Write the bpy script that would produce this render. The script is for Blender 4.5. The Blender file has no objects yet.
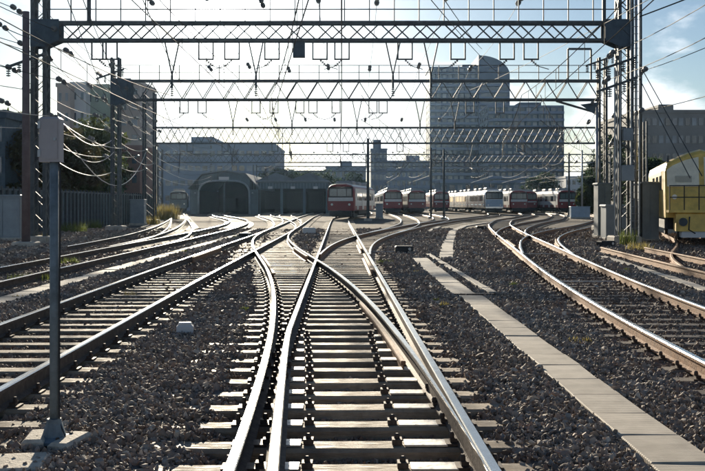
import bpy, math, random
import numpy as np
from mathutils import Vector, Matrix

random.seed(7)
rng = np.random.default_rng(7)
scene = bpy.context.scene
col = scene.collection
R = math.radians

# ------------------------------------------------------------------ camera
F_PX, HZ, CX, CAM_Z = 950.0, 203.0, 352.5, 1.75      # focal length / horizon row / centre column in photo pixels
cam_d = bpy.data.cameras.new('camera')
cam = bpy.data.objects.new('camera', cam_d)
col.objects.link(cam)
cam_d.sensor_width = 36.0
cam_d.lens = F_PX / 705.0 * 36.0
cam_d.shift_y = -(235.5 - HZ) / 705.0
cam_d.clip_start = 0.1
cam_d.clip_end = 5000
cam.location = (0, 0, CAM_Z)
cam.rotation_euler = (R(90), 0, 0)
scene.camera = cam

# ------------------------------------------------------------------ sky, sun, exposure
SUN_EL, SUN_AZ = R(12.4), R(-8.2)        # azimuth measured from +Y, negative to the left
world = bpy.data.worlds.new('World')
scene.world = world
world.use_nodes = True
wn, wl = world.node_tree.nodes, world.node_tree.links
wn.clear()
w_out = wn.new('ShaderNodeOutputWorld')
w_bg = wn.new('ShaderNodeBackground')
w_sky = wn.new('ShaderNodeTexSky')
w_sky.sky_type = 'NISHITA'
w_sky.sun_disc = False
w_sky.sun_elevation = SUN_EL
w_sky.sun_rotation = SUN_AZ
w_sky.air_density = 1.0
w_sky.dust_density = 0.3
w_sky.ozone_density = 1.3
w_bg.inputs['Strength'].default_value = 0.05
# soft cumulus low over the horizon
w_tc = wn.new('ShaderNodeTexCoord')
w_map = wn.new('ShaderNodeMapping')
w_map.inputs['Scale'].default_value = (1, 1, 2.2)
w_map.inputs['Location'].default_value = (9.1, 4.0, 2.2)
w_noise = wn.new('ShaderNodeTexNoise')
w_noise.inputs['Scale'].default_value = 5.5
w_noise.inputs['Detail'].default_value = 9
w_noise.inputs['Roughness'].default_value = 0.55
w_sep = wn.new('ShaderNodeSeparateXYZ')
w_el = wn.new('ShaderNodeMapRange')            # fewer clouds higher up
w_el.inputs['From Min'].default_value = 0.0
w_el.inputs['From Max'].default_value = 0.24
w_el.inputs['To Min'].default_value = 0.11
w_el.inputs['To Max'].default_value = -0.17
w_add = wn.new('ShaderNodeMath'); w_add.operation = 'ADD'
w_ramp = wn.new('ShaderNodeMapRange'); w_ramp.interpolation_type = 'SMOOTHSTEP'
w_ramp.inputs['From Min'].default_value = 0.47
w_ramp.inputs['From Max'].default_value = 0.62
w_ramp.inputs['To Max'].default_value = 0.8
w_mix = wn.new('ShaderNodeMix'); w_mix.data_type = 'RGBA'
w_mix.inputs[7].default_value = (16.0, 16.5, 17.0, 1)
wl.new(w_tc.outputs['Generated'], w_map.inputs['Vector'])
wl.new(w_map.outputs['Vector'], w_noise.inputs['Vector'])
wl.new(w_tc.outputs['Generated'], w_sep.inputs[0])
wl.new(w_sep.outputs['Z'], w_el.inputs['Value'])
wl.new(w_noise.outputs['Fac'], w_add.inputs[0])
wl.new(w_el.outputs['Result'], w_add.inputs[1])
wl.new(w_add.outputs[0], w_ramp.inputs['Value'])
wl.new(w_ramp.outputs['Result'], w_mix.inputs[0])
w_tint = wn.new('ShaderNodeMix'); w_tint.data_type = 'RGBA'; w_tint.blend_type = 'MULTIPLY'   # cool white balance of the photograph
w_tint.inputs[0].default_value = 1.0; w_tint.inputs[7].default_value = (0.83, 0.95, 1.13, 1)
wl.new(w_sky.outputs['Color'], w_tint.inputs[6])
wl.new(w_tint.outputs[2], w_mix.inputs[6])
# aureole: the bright sky close round the sun, as the photograph shows it behind the top gantry
w_nrm = wn.new('ShaderNodeVectorMath'); w_nrm.operation = 'NORMALIZE'
w_dot = wn.new('ShaderNodeVectorMath'); w_dot.operation = 'DOT_PRODUCT'
w_dot.inputs[1].default_value = (math.sin(SUN_AZ) * math.cos(SUN_EL), math.cos(SUN_AZ) * math.cos(SUN_EL), math.sin(SUN_EL))
wl.new(w_tc.outputs['Generated'], w_nrm.inputs[0]); wl.new(w_nrm.outputs[0], w_dot.inputs[0])
w_sum = None
for power, gain in ((1400.0, 260.0), (130.0, 20.0)):
    w_max = wn.new('ShaderNodeMath'); w_max.operation = 'MAXIMUM'; w_max.inputs[1].default_value = 0.0
    w_pow = wn.new('ShaderNodeMath'); w_pow.operation = 'POWER'; w_pow.inputs[1].default_value = power
    w_mul = wn.new('ShaderNodeMath'); w_mul.operation = 'MULTIPLY'; w_mul.inputs[1].default_value = gain
    wl.new(w_dot.outputs['Value'], w_max.inputs[0]); wl.new(w_max.outputs[0], w_pow.inputs[0]); wl.new(w_pow.outputs[0], w_mul.inputs[0])
    if w_sum is None: w_sum = w_mul.outputs[0]
    else:
        w_a2 = wn.new('ShaderNodeMath'); w_a2.operation = 'ADD'; wl.new(w_sum, w_a2.inputs[0]); wl.new(w_mul.outputs[0], w_a2.inputs[1]); w_sum = w_a2.outputs[0]
w_glow = wn.new('ShaderNodeMix'); w_glow.data_type = 'RGBA'; w_glow.blend_type = 'ADD'; w_glow.inputs[0].default_value = 1.0
w_col = wn.new('ShaderNodeCombineColor')
for k_ in range(3): wl.new(w_sum, w_col.inputs[k_])
wl.new(w_mix.outputs[2], w_glow.inputs[6]); wl.new(w_col.outputs[0], w_glow.inputs[7])
wl.new(w_glow.outputs[2], w_bg.inputs['Color'])
wl.new(w_bg.outputs[0], w_out.inputs['Surface'])

sun_d = bpy.data.lights.new('sun', 'SUN')
sun_d.energy = 5.0
sun_d.angle = R(0.55)
sun_d.color = (1.0, 0.88, 0.69)
sun = bpy.data.objects.new('sun', sun_d)
col.objects.link(sun)
sun_dir = Vector((math.sin(SUN_AZ) * math.cos(SUN_EL), math.cos(SUN_AZ) * math.cos(SUN_EL), math.sin(SUN_EL)))
sun.rotation_euler = sun_dir.to_track_quat('Z', 'Y').to_euler()
sun.location = (-20, 60, 60)

scene.view_settings.view_transform = 'Standard'
scene.view_settings.look = 'None'
scene.view_settings.exposure = 0.75
scene.view_settings.gamma = 1.0
scene.cycles.volume_bounces = 0
scene.cycles.max_bounces = 6
scene.cycles.use_denoising = True
scene.cycles.volume_step_rate = 4.0

# ------------------------------------------------------------------ materials
MATS = {}
def mat(name, c, rough=0.7, metal=0.0, var=0.25, scale=6.0, bump=0.0, bscale=40.0, c2=None, rand=0.0, spec=0.3, stretch=None, rough2=None, stain=0.0):
    if name in MATS: return MATS[name]
    m = bpy.data.materials.new(name); m.use_nodes = True
    n, l = m.node_tree.nodes, m.node_tree.links
    b = n['Principled BSDF']
    b.inputs['Roughness'].default_value = rough
    b.inputs['Metallic'].default_value = metal
    b.inputs['Specular IOR Level'].default_value = spec
    tc = n.new('ShaderNodeTexCoord')
    vec = tc.outputs['Object']
    if stretch:
        mp = n.new('ShaderNodeMapping'); mp.inputs['Scale'].default_value = stretch
        l.new(vec, mp.inputs['Vector']); vec = mp.outputs['Vector']
    nz = n.new('ShaderNodeTexNoise'); nz.inputs['Scale'].default_value = scale; nz.inputs['Detail'].default_value = 5
    nz.inputs['Roughness'].default_value = 0.65
    l.new(vec, nz.inputs['Vector'])
    mr = n.new('ShaderNodeMapRange'); mr.inputs['From Min'].default_value = 0.3; mr.inputs['From Max'].default_value = 0.7
    l.new(nz.outputs['Fac'], mr.inputs['Value'])
    mx = n.new('ShaderNodeMix'); mx.data_type = 'RGBA'
    lo = c2 if c2 else tuple(v * (1 - var) for v in c)
    hi = c if c2 else tuple(min(1, v * (1 + var)) for v in c)
    mx.inputs[6].default_value = (*lo, 1); mx.inputs[7].default_value = (*hi, 1)
    l.new(mr.outputs['Result'], mx.inputs[0])
    out = mx.outputs[2]
    if rand > 0:
        oi = n.new('ShaderNodeObjectInfo')
        rr = n.new('ShaderNodeMapRange'); rr.inputs['To Min'].default_value = 1 - rand; rr.inputs['To Max'].default_value = 1 + rand
        l.new(oi.outputs['Random'], rr.inputs['Value'])
        hs = n.new('ShaderNodeHueSaturation')
        l.new(rr.outputs['Result'], hs.inputs['Value']); l.new(out, hs.inputs['Color'])
        out = hs.outputs['Color']
    if stain > 0:                                  # oil and dirt patches, laid over neighbouring pieces alike
        ge = n.new('ShaderNodeNewGeometry'); n3 = n.new('ShaderNodeTexNoise'); n3.inputs['Scale'].default_value = 1.7; n3.inputs['Detail'].default_value = 7; n3.inputs['Roughness'].default_value = .7
        l.new(ge.outputs['Position'], n3.inputs['Vector'])
        m3 = n.new('ShaderNodeMapRange'); m3.inputs['From Min'].default_value = .45; m3.inputs['From Max'].default_value = .68; m3.inputs['To Max'].default_value = stain
        l.new(n3.outputs['Fac'], m3.inputs['Value'])
        mxs = n.new('ShaderNodeMix'); mxs.data_type = 'RGBA'; mxs.inputs[7].default_value = (0.075, 0.058, 0.045, 1)
        l.new(m3.outputs['Result'], mxs.inputs[0]); l.new(out, mxs.inputs[6]); out = mxs.outputs[2]
    l.new(out, b.inputs['Base Color'])
    if rough2 is not None:
        nr = n.new('ShaderNodeTexNoise'); nr.inputs['Scale'].default_value = scale * 2.3; nr.inputs['Detail'].default_value = 4
        l.new(vec, nr.inputs['Vector'])
        rm = n.new('ShaderNodeMapRange'); rm.inputs['From Min'].default_value = .35; rm.inputs['From Max'].default_value = .65; rm.inputs['To Min'].default_value = rough; rm.inputs['To Max'].default_value = rough2
        l.new(nr.outputs['Fac'], rm.inputs['Value']); l.new(rm.outputs['Result'], b.inputs['Roughness'])
    if bump > 0:
        n2 = n.new('ShaderNodeTexNoise'); n2.inputs['Scale'].default_value = bscale; n2.inputs['Detail'].default_value = 4
        l.new(vec, n2.inputs['Vector'])
        bp = n.new('ShaderNodeBump'); bp.inputs['Strength'].default_value = bump; bp.inputs['Distance'].default_value = 0.02
        l.new(n2.outputs['Fac'], bp.inputs['Height']); l.new(bp.outputs['Normal'], b.inputs['Normal'])
    MATS[name] = m
    return m

mat('rail_head', (0.62, 0.60, 0.57), 0.24, 1.0, var=0.12, scale=3.0)
mat('rail_side', (0.12, 0.088, 0.068), 0.75, 0.15, var=0.45, scale=9, bump=0.3)
mat('rail_rust', (0.30, 0.17, 0.095), 0.7, 0.1, var=0.4, scale=7, bump=0.3)
mat('sleeper', (0.45, 0.35, 0.245), 0.5, 0, var=0.38, scale=5, bump=0.45, spec=0.35, rough2=0.9, bscale=60, rand=0.22, stain=0.75, stretch=(0.5, 3, 3))
mat('sleeper_mid', (0.30, 0.24, 0.175), 0.55, 0, var=0.4, scale=5, bump=0.45, bscale=60, rand=0.28, spec=0.3, rough2=0.95, stain=0.75, stretch=(0.5, 3, 3))
mat('sleeper_dark', (0.20, 0.165, 0.13), 0.6, 0, var=0.35, scale=5, bump=0.35, bscale=60, rand=0.25, stain=0.75, stretch=(0.5, 3, 3))
mat('plate_steel', (0.55, 0.52, 0.47), 0.36, 0.75, var=0.3, scale=14, rough2=0.6)
mat('fastening', (0.10, 0.075, 0.06), 0.6, 0.5, var=0.4, scale=30)
mat('concrete', (0.46, 0.42, 0.36), 0.8, 0, var=0.22, scale=4, bump=0.4, bscale=50, rand=0.14, stain=0.4)
mat('concrete_light', (0.52, 0.45, 0.36), 0.8, 0, var=0.35, scale=8, bump=0.4, bscale=50)
mat('steel_dark', (0.075, 0.09, 0.10), 0.62, 0.1, var=0.3, scale=4, rand=0.15)
mat('steel_blue', (0.065, 0.095, 0.125), 0.65, 0.0, var=0.25, scale=3)
mat('steel_galv', (0.33, 0.35, 0.37), 0.42, 0.7, var=0.25, scale=5)
mat('pole_paint', (0.17, 0.21, 0.235), 0.55, 0.1, var=0.4, scale=6, bump=0.1)
mat('wire', (0.05, 0.052, 0.055), 0.7, 0.0, spec=0.15, var=0.2, scale=4)
mat('wire_bright', (0.55, 0.52, 0.48), 0.5, 0.3, var=0.1, scale=4)
mat('insulator', (0.09, 0.10, 0.11), 0.35, 0, var=0.2, scale=20, spec=0.5)
mat('black_box', (0.025, 0.025, 0.028), 0.55, 0, var=0.4, scale=10)
mat('cabinet_grey', (0.25, 0.29, 0.32), 0.5, 0.1, var=0.15, scale=2, rand=0.1)
mat('fence_blue', (0.085, 0.12, 0.15), 0.6, 0.1, var=0.35, scale=2, rand=0.2)
mat('train_red', (0.24, 0.018, 0.026), 0.35, 0, var=0.12, scale=2, spec=0.5)
mat('train_white', (0.72, 0.70, 0.66), 0.38, 0, var=0.08, scale=2, spec=0.5)
mat('train_silver', (0.66, 0.67, 0.68), 0.26, 0.92, var=0.07, scale=1.5)
mat('train_blue', (0.32, 0.42, 0.52), 0.4, 0.1, var=0.1, scale=2)
mat('train_roof', (0.32, 0.31, 0.30), 0.55, 0.1, var=0.2, scale=2)
mat('under_dark', (0.035, 0.035, 0.037), 0.7, 0.1, var=0.4, scale=6)
mat('glass_dark', (0.02, 0.025, 0.03), 0.08, 0, var=0.2, scale=2, spec=0.8)
mat('glass_pale', (0.12, 0.16, 0.17), 0.1, 0, var=0.2, scale=2, spec=0.8)
mat('lamp_glass', (0.75, 0.72, 0.66), 0.15, 0, var=0.05, scale=4, spec=0.7)
mat('yellow_paint', (0.66, 0.46, 0.11), 0.42, 0, var=0.28, scale=2.5, spec=0.5)
mat('cream_paint', (0.78, 0.72, 0.56), 0.4, 0, var=0.16, scale=2.5, spec=0.5)
mat('tower_wall', (0.055, 0.085, 0.15), 0.7, 0, var=0.12, scale=0.1)
mat('tower_slab', (0.17, 0.22, 0.31), 0.7, 0, var=0.12, scale=0.3)
mat('tower_glass', (0.05, 0.07, 0.095), 0.12, 0, var=0.3, scale=0.3, spec=0.7, rand=0.6)
mat('blind_glass', (0.22, 0.24, 0.26), 0.3, 0, var=0.3, scale=0.3, spec=0.6, rand=0.4)
mat('tower_two_wall', (0.085, 0.13, 0.18), 0.7, 0, var=0.15, scale=0.1)
mat('office_wall', (0.27, 0.26, 0.245), 0.75, 0, var=0.15, scale=0.2)
mat('block_wall', (0.20, 0.24, 0.31), 0.75, 0, var=0.18, scale=0.15)
mat('brick_brown', (0.24, 0.14, 0.12), 0.8, 0, var=0.2, scale=0.4)
mat('beige_wall', (0.42, 0.35, 0.31), 0.8, 0, var=0.12, scale=0.4)
mat('panel_white', (0.58, 0.58, 0.58), 0.6, 0, var=0.08, scale=0.5)
mat('panel_green', (0.30, 0.35, 0.28), 0.7, 0, var=0.12, scale=0.5)
mat('shed_wall', (0.10, 0.135, 0.16), 0.7, 0, var=0.25, scale=0.5)
mat('shed_roof', (0.15, 0.17, 0.19), 0.8, 0.0, var=0.2, scale=0.5)
mat('shed_inside', (0.022, 0.017, 0.015), 0.9, 0, var=0.4, scale=0.7)  # near-black colour stands in for the shade inside the sheds
mat('bark', (0.085, 0.06, 0.045), 0.9, 0, var=0.3, scale=5, bump=0.4)
mat('pole_brown', (0.15, 0.12, 0.125), 0.75, 0, var=0.2, scale=3)
mat('sign_grey', (0.40, 0.37, 0.375), 0.5, 0, var=0.12, scale=4)
mat('soil', (0.13, 0.10, 0.075), 0.95, 0, var=0.35, scale=3, bump=0.6)

def leaf_mat(name, c):
    m = bpy.data.materials.new(name); m.use_nodes = True
    n, l = m.node_tree.nodes, m.node_tree.links
    b = n['Principled BSDF']; out = n['Material Output']
    b.inputs['Roughness'].default_value = 0.6
    nz = n.new('ShaderNodeTexNoise'); nz.inputs['Scale'].default_value = 0.9; nz.inputs['Detail'].default_value = 4
    tc = n.new('ShaderNodeTexCoord'); l.new(tc.outputs['Object'], nz.inputs['Vector'])
    mx = n.new('ShaderNodeMix'); mx.data_type = 'RGBA'
    mx.inputs[6].default_value = (c[0] * .55, c[1] * .6, c[2] * .6, 1); mx.inputs[7].default_value = (c[0] * 1.4, c[1] * 1.35, c[2] * 1.2, 1)
    l.new(nz.outputs['Fac'], mx.inputs[0]); l.new(mx.outputs[2], b.inputs['Base Color'])
    tr = n.new('ShaderNodeBsdfTranslucent'); l.new(mx.outputs[2], tr.inputs['Color'])
    ms = n.new('ShaderNodeMixShader'); ms.inputs[0].default_value = 0.5
    l.new(b.outputs[0], ms.inputs[1]); l.new(tr.outputs[0], ms.inputs[2]); l.new(ms.outputs[0], out.inputs['Surface'])
    MATS[name] = m
leaf_mat('leaf_dark', (0.050, 0.078, 0.045))
leaf_mat('leaf_brown', (0.085, 0.080, 0.042))
leaf_mat('leaf_green', (0.075, 0.095, 0.035))
leaf_mat('grass_dry', (0.30, 0.25, 0.09))
leaf_mat('grass_green', (0.13, 0.16, 0.045))

def ballast_mat():                                 # single stones: colour differs stone by stone
    m = bpy.data.materials.new('ballast_stone'); m.use_nodes = True
    n, l = m.node_tree.nodes, m.node_tree.links
    b = n['Principled BSDF']; b.inputs['Roughness'].default_value = 0.78; b.inputs['Specular IOR Level'].default_value = 0.25
    oi = n.new('ShaderNodeObjectInfo')
    cr = n.new('ShaderNodeValToRGB'); e = cr.color_ramp.elements
    e[0].position = 0; e[0].color = (0.10, 0.083, 0.070, 1)
    e[1].position = 1; e[1].color = (0.56, 0.47, 0.37, 1)
    for p, c in ((0.25, (0.18, 0.15, 0.125, 1)), (0.5, (0.25, 0.20, 0.16, 1)), (0.68, (0.275, 0.245, 0.215, 1)), (0.8, (0.27, 0.185, 0.14, 1)), (0.93, (0.38, 0.33, 0.27, 1))):
        k = e.new(p); k.color = c
    l.new(oi.outputs['Random'], cr.inputs[0])
    nz = n.new('ShaderNodeTexNoise'); nz.inputs['Scale'].default_value = 40; nz.inputs['Detail'].default_value = 3
    tc = n.new('ShaderNodeTexCoord'); l.new(tc.outputs['Object'], nz.inputs['Vector'])
    mr = n.new('ShaderNodeMapRange'); mr.inputs['To Min'].default_value = 0.75; mr.inputs['To Max'].default_value = 1.65
    l.new(nz.outputs['Fac'], mr.inputs['Value'])
    hs = n.new('ShaderNodeHueSaturation'); l.new(mr.outputs['Result'], hs.inputs['Value']); l.new(cr.outputs[0], hs.inputs['Color'])
    ge = n.new('ShaderNodeNewGeometry'); n3 = n.new('ShaderNodeTexNoise'); n3.inputs['Scale'].default_value = .55; n3.inputs['Detail'].default_value = 5
    l.new(ge.outputs['Position'], n3.inputs['Vector'])
    m3 = n.new('ShaderNodeMapRange'); m3.inputs['From Min'].default_value = .42; m3.inputs['From Max'].default_value = .66; m3.inputs['To Max'].default_value = .4
    l.new(n3.outputs['Fac'], m3.inputs['Value'])
    mx = n.new('ShaderNodeMix'); mx.data_type = 'RGBA'; mx.inputs[7].default_value = (0.26, 0.17, 0.105, 1)      # rust and dust patches
    l.new(m3.outputs['Result'], mx.inputs[0]); l.new(hs.outputs['Color'], mx.inputs[6])
    at = n.new('ShaderNodeAttribute'); at.attribute_type = 'INSTANCER'; at.attribute_name = 'rust'
    mx2 = n.new('ShaderNodeMix'); mx2.data_type = 'RGBA'; mx2.inputs[7].default_value = (0.175, 0.105, 0.066, 1)  # brake dust and rust beside the rails
    l.new(at.outputs['Fac'], mx2.inputs[0]); l.new(mx.outputs[2], mx2.inputs[6])
    l.new(mx2.outputs[2], b.inputs['Base Color'])
    MATS['ballast_stone'] = m
ballast_mat()

def ground_mat():                                  # ballast seen as one mass: stone cells give colour and relief
    m = bpy.data.materials.new('ballast_ground'); m.use_nodes = True
    n, l = m.node_tree.nodes, m.node_tree.links
    b = n['Principled BSDF']; b.inputs['Roughness'].default_value = 0.9; b.inputs['Specular IOR Level'].default_value = 0.15
    tc = n.new('ShaderNodeTexCoord')
    v = n.new('ShaderNodeTexVoronoi'); v.inputs['Scale'].default_value = 16
    l.new(tc.outputs['Object'], v.inputs['Vector'])
    cr = n.new('ShaderNodeValToRGB'); e = cr.color_ramp.elements
    e[0].color = (0.06, 0.055, 0.053, 1); e[1].color = (0.22, 0.20, 0.175, 1)
    sp = n.new('ShaderNodeSeparateColor'); l.new(v.outputs['Color'], sp.inputs[0]); l.new(sp.outputs[0], cr.inputs[0])
    nz = n.new('ShaderNodeTexNoise'); nz.inputs['Scale'].default_value = 0.35; nz.inputs['Detail'].default_value = 6
    l.new(tc.outputs['Object'], nz.inputs['Vector'])
    mr = n.new('ShaderNodeMapRange'); mr.inputs['From Min'].default_value = 0.38; mr.inputs['From Max'].default_value = 0.62
    l.new(nz.outputs['Fac'], mr.inputs['Value'])
    mx = n.new('ShaderNodeMix'); mx.data_type = 'RGBA'; mx.inputs[7].default_value = (0.19, 0.155, 0.11, 1)   # dusty, sandy patches
    l.new(mr.outputs['Result'], mx.inputs[0]); l.new(cr.outputs[0], mx.inputs[6])
    l.new(mx.outputs[2], b.inputs['Base Color'])
    bp = n.new('ShaderNodeBump'); bp.inputs['Strength'].default_value = 0.9; bp.inputs['Distance'].default_value = 0.04; bp.invert = True
    l.new(v.outputs['Distance'], bp.inputs['Height']); l.new(bp.outputs['Normal'], b.inputs['Normal'])
    MATS['ballast_ground'] = m
ground_mat()

def ridged_mat():                                  # fine cross ridges cast into the trough covers
    m = bpy.data.materials.new('ridged_concrete'); m.use_nodes = True
    n, l = m.node_tree.nodes, m.node_tree.links
    b = n['Principled BSDF']; b.inputs['Roughness'].default_value = 0.8
    tc = n.new('ShaderNodeTexCoord')
    nz = n.new('ShaderNodeTexNoise'); nz.inputs['Scale'].default_value = 5; nz.inputs['Detail'].default_value = 6
    l.new(tc.outputs['Object'], nz.inputs['Vector'])
    cr = n.new('ShaderNodeValToRGB'); e = cr.color_ramp.elements
    e[0].position = .3; e[0].color = (0.36, 0.31, 0.245, 1); e[1].position = .7; e[1].color = (0.55, 0.48, 0.385, 1)
    l.new(nz.outputs['Fac'], cr.inputs[0])
    oi = n.new('ShaderNodeObjectInfo'); mr = n.new('ShaderNodeMapRange'); mr.inputs['To Min'].default_value = .82; mr.inputs['To Max'].default_value = 1.12
    l.new(oi.outputs['Random'], mr.inputs['Value'])
    hs = n.new('ShaderNodeHueSaturation'); l.new(mr.outputs['Result'], hs.inputs['Value']); l.new(cr.outputs[0], hs.inputs['Color'])
    l.new(hs.outputs['Color'], b.inputs['Base Color'])
    wv = n.new('ShaderNodeTexWave'); wv.bands_direction = 'Y'; wv.inputs['Scale'].default_value = 8.5; wv.inputs['Distortion'].default_value = 0.3
    l.new(tc.outputs['Object'], wv.inputs['Vector'])
    bp = n.new('ShaderNodeBump'); bp.inputs['Strength'].default_value = 0.4; bp.inputs['Distance'].default_value = 0.003
    l.new(wv.outputs['Fac'], bp.inputs['Height']); l.new(bp.outputs['Normal'], b.inputs['Normal'])
    MATS['ridged_concrete'] = m
ridged_mat()

# ------------------------------------------------------------------ mesh helpers
class MB:
    """Collects shapes; build() links them as one mesh object."""
    def __init__(s): s.v, s.f, s.m = [], [], []
    def add(s, vs, fs, mi=0):
        o = len(s.v); s.v += [tuple(p) for p in vs]
        s.f += [tuple(i + o for i in f) for f in fs]; s.m += [mi] * len(fs); return s
    def box(s, c, d, mi=0):
        x, y, z = c; a, b, e = d[0] / 2, d[1] / 2, d[2] / 2
        return s.add([(x - a, y - b, z - e), (x + a, y - b, z - e), (x + a, y + b, z - e), (x - a, y + b, z - e),
                      (x - a, y - b, z + e), (x + a, y - b, z + e), (x + a, y + b, z + e), (x - a, y + b, z + e)],
                     [(0, 3, 2, 1), (4, 5, 6, 7), (0, 1, 5, 4), (1, 2, 6, 5), (2, 3, 7, 6), (3, 0, 4, 7)], mi)
    def bbox(s, x0, x1, y0, y1, z0, z1, mi=0):
        return s.box(((x0 + x1) / 2, (y0 + y1) / 2, (z0 + z1) / 2), (abs(x1 - x0), abs(y1 - y0), abs(z1 - z0)), mi)
    def chamfer(s, c, d, ch, mi=0):                 # box with chamfered top edges
        x, y, z = c; a, b, e = d[0] / 2, d[1] / 2, d[2] / 2
        vs = []
        for zz, k in ((-e, 0), (e - ch, 0), (e, ch)):
            vs += [(x - a + k, y - b + k, z + zz), (x + a - k, y - b + k, z + zz), (x + a - k, y + b - k, z + zz), (x - a + k, y + b - k, z + zz)]
        fs = [(0, 3, 2, 1), (8, 9, 10, 11)]
        for r in (0, 4):
            for i in range(4): fs.append((r + i, r + (i + 1) % 4, r + 4 + (i + 1) % 4, r + 4 + i))
        return s.add(vs, fs, mi)
    def bar(s, p, q, w, h=None, mi=0):
        h = h or w; p, q = Vector(p), Vector(q); d = (q - p).normalized()
        up = Vector((0, 0, 1)) if abs(d.z) < 0.95 else Vector((0, 1, 0))
        a = d.cross(up).normalized(); b = a.cross(d).normalized()
        vs = []
        for e in (p, q):
            for i, j in ((-1, -1), (1, -1), (1, 1), (-1, 1)): vs.append(e + a * (w / 2 * i) + b * (h / 2 * j))
        return s.add(vs, [(0, 1, 2, 3), (7, 6, 5, 4), (0, 4, 5, 1), (1, 5, 6, 2), (2, 6, 7, 3), (3, 7, 4, 0)], mi)
    def tube(s, pts, r, n=6, mi=0, r2=None):
        pts = [Vector(p) for p in pts]; m = len(pts); vs = []; fs = []
        for i, p in enumerate(pts):
            d = (pts[min(i + 1, m - 1)] - pts[max(i - 1, 0)]).normalized()
            up = Vector((0, 0, 1)) if abs(d.z) < 0.95 else Vector((0, 1, 0))
            a = d.cross(up).normalized(); b = a.cross(d)
            rr = r if r2 is None else r + (r2 - r) * i / (m - 1)
            for k in range(n):
                t = 2 * math.pi * k / n; vs.append(p + a * (rr * math.cos(t)) + b * (rr * math.sin(t)))
        for i in range(m - 1):
            for k in range(n):
                fs.append((i * n + k, i * n + (k + 1) % n, (i + 1) * n + (k + 1) % n, (i + 1) * n + k))
        fs.append(tuple(range(n))[::-1]); fs.append(tuple((m - 1) * n + k for k in range(n)))
        return s.add(vs, fs, mi)
    def lathe(s, c, prof, n=12, axis='Z', mi=0):    # prof: (radius, height)
        c = Vector(c); vs = []; fs = []
        for r, h in prof:
            for k in range(n):
                t = 2 * math.pi * k / n
                p = (r * math.cos(t), r * math.sin(t), h)
                if axis == 'Y': p = (p[0], p[2], p[1])
                if axis == 'X': p = (p[2], p[0], p[1])
                vs.append(c + Vector(p))
        for i in range(len(prof) - 1):
            for k in range(n): fs.append((i * n + k, i * n + (k + 1) % n, (i + 1) * n + (k + 1) % n, (i + 1) * n + k))
        fs.append(tuple(range(n))[::-1]); fs.append(tuple((len(prof) - 1) * n + k for k in range(n)))
        return s.add(vs, fs, mi)
    def prism(s, poly, y0, y1, mi=0):               # polygon in XZ extruded along Y
        n = len(poly)
        vs = [(x, y0, z) for x, z in poly] + [(x, y1, z) for x, z in poly]
        fs = [tuple(range(n)), tuple(range(2 * n - 1, n - 1, -1))]
        for i in range(n): fs.append((i, i + n, (i + 1) % n + n, (i + 1) % n))
        return s.add(vs, fs, mi)
    def mesh(s, name, mats):
        me = bpy.data.meshes.new(name); me.from_pydata(s.v, [], s.f)
        for m in (mats if isinstance(mats, (list, tuple)) else [mats]): me.materials.append(MATS[m])
        if any(s.m): me.polygons.foreach_set('material_index', s.m)
        me.update(); return me
    def build(s, name, mats, parent=None, world=False, smooth=False):
        me = s.mesh(name, mats)
        if smooth: me.shade_smooth()
        return place(name, me, parent, world)

def place(name, me, parent=None, world=False, loc=None, rz=0, scale=None):
    """Link a mesh. world=True: its vertices (or loc) are world coordinates although it has an unrotated parent."""
    o = bpy.data.objects.new(name, me); col.objects.link(o)
    l = Vector(loc) if loc is not None else Vector((0, 0, 0))
    if parent is not None:
        o.parent = parent
        if world:
            q = parent
            while q is not None: l = l - Vector(q.location); q = q.parent
    o.location = l; o.rotation_euler = (0, 0, rz)
    if scale: o.scale = scale
    return o

def thing(name, label, cat, loc=(0, 0, 0), rz=0, group=None):
    o = bpy.data.objects.new(name, None); col.objects.link(o)
    o.empty_display_size = 0.3; o.location = loc; o.rotation_euler = (0, 0, rz)
    return tag(o, label, cat, group)
def tag(o, label, cat, group=None):
    o['label'] = label; o['category'] = cat
    if group: o['group'] = group
    return o
def structure(o, label=None):
    o['kind'] = 'structure'
    if label: o['label'] = label
    return o
def px(x, y, Y):                                   # photo pixel at a known distance -> world point
    return Vector(((x - CX) * Y / F_PX, Y, CAM_Z + (HZ - y) * Y / F_PX))
def pX(x, Y): return (x - CX) * Y / F_PX
def pZ(y, Y): return CAM_Z + (HZ - y) * Y / F_PX

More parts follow.
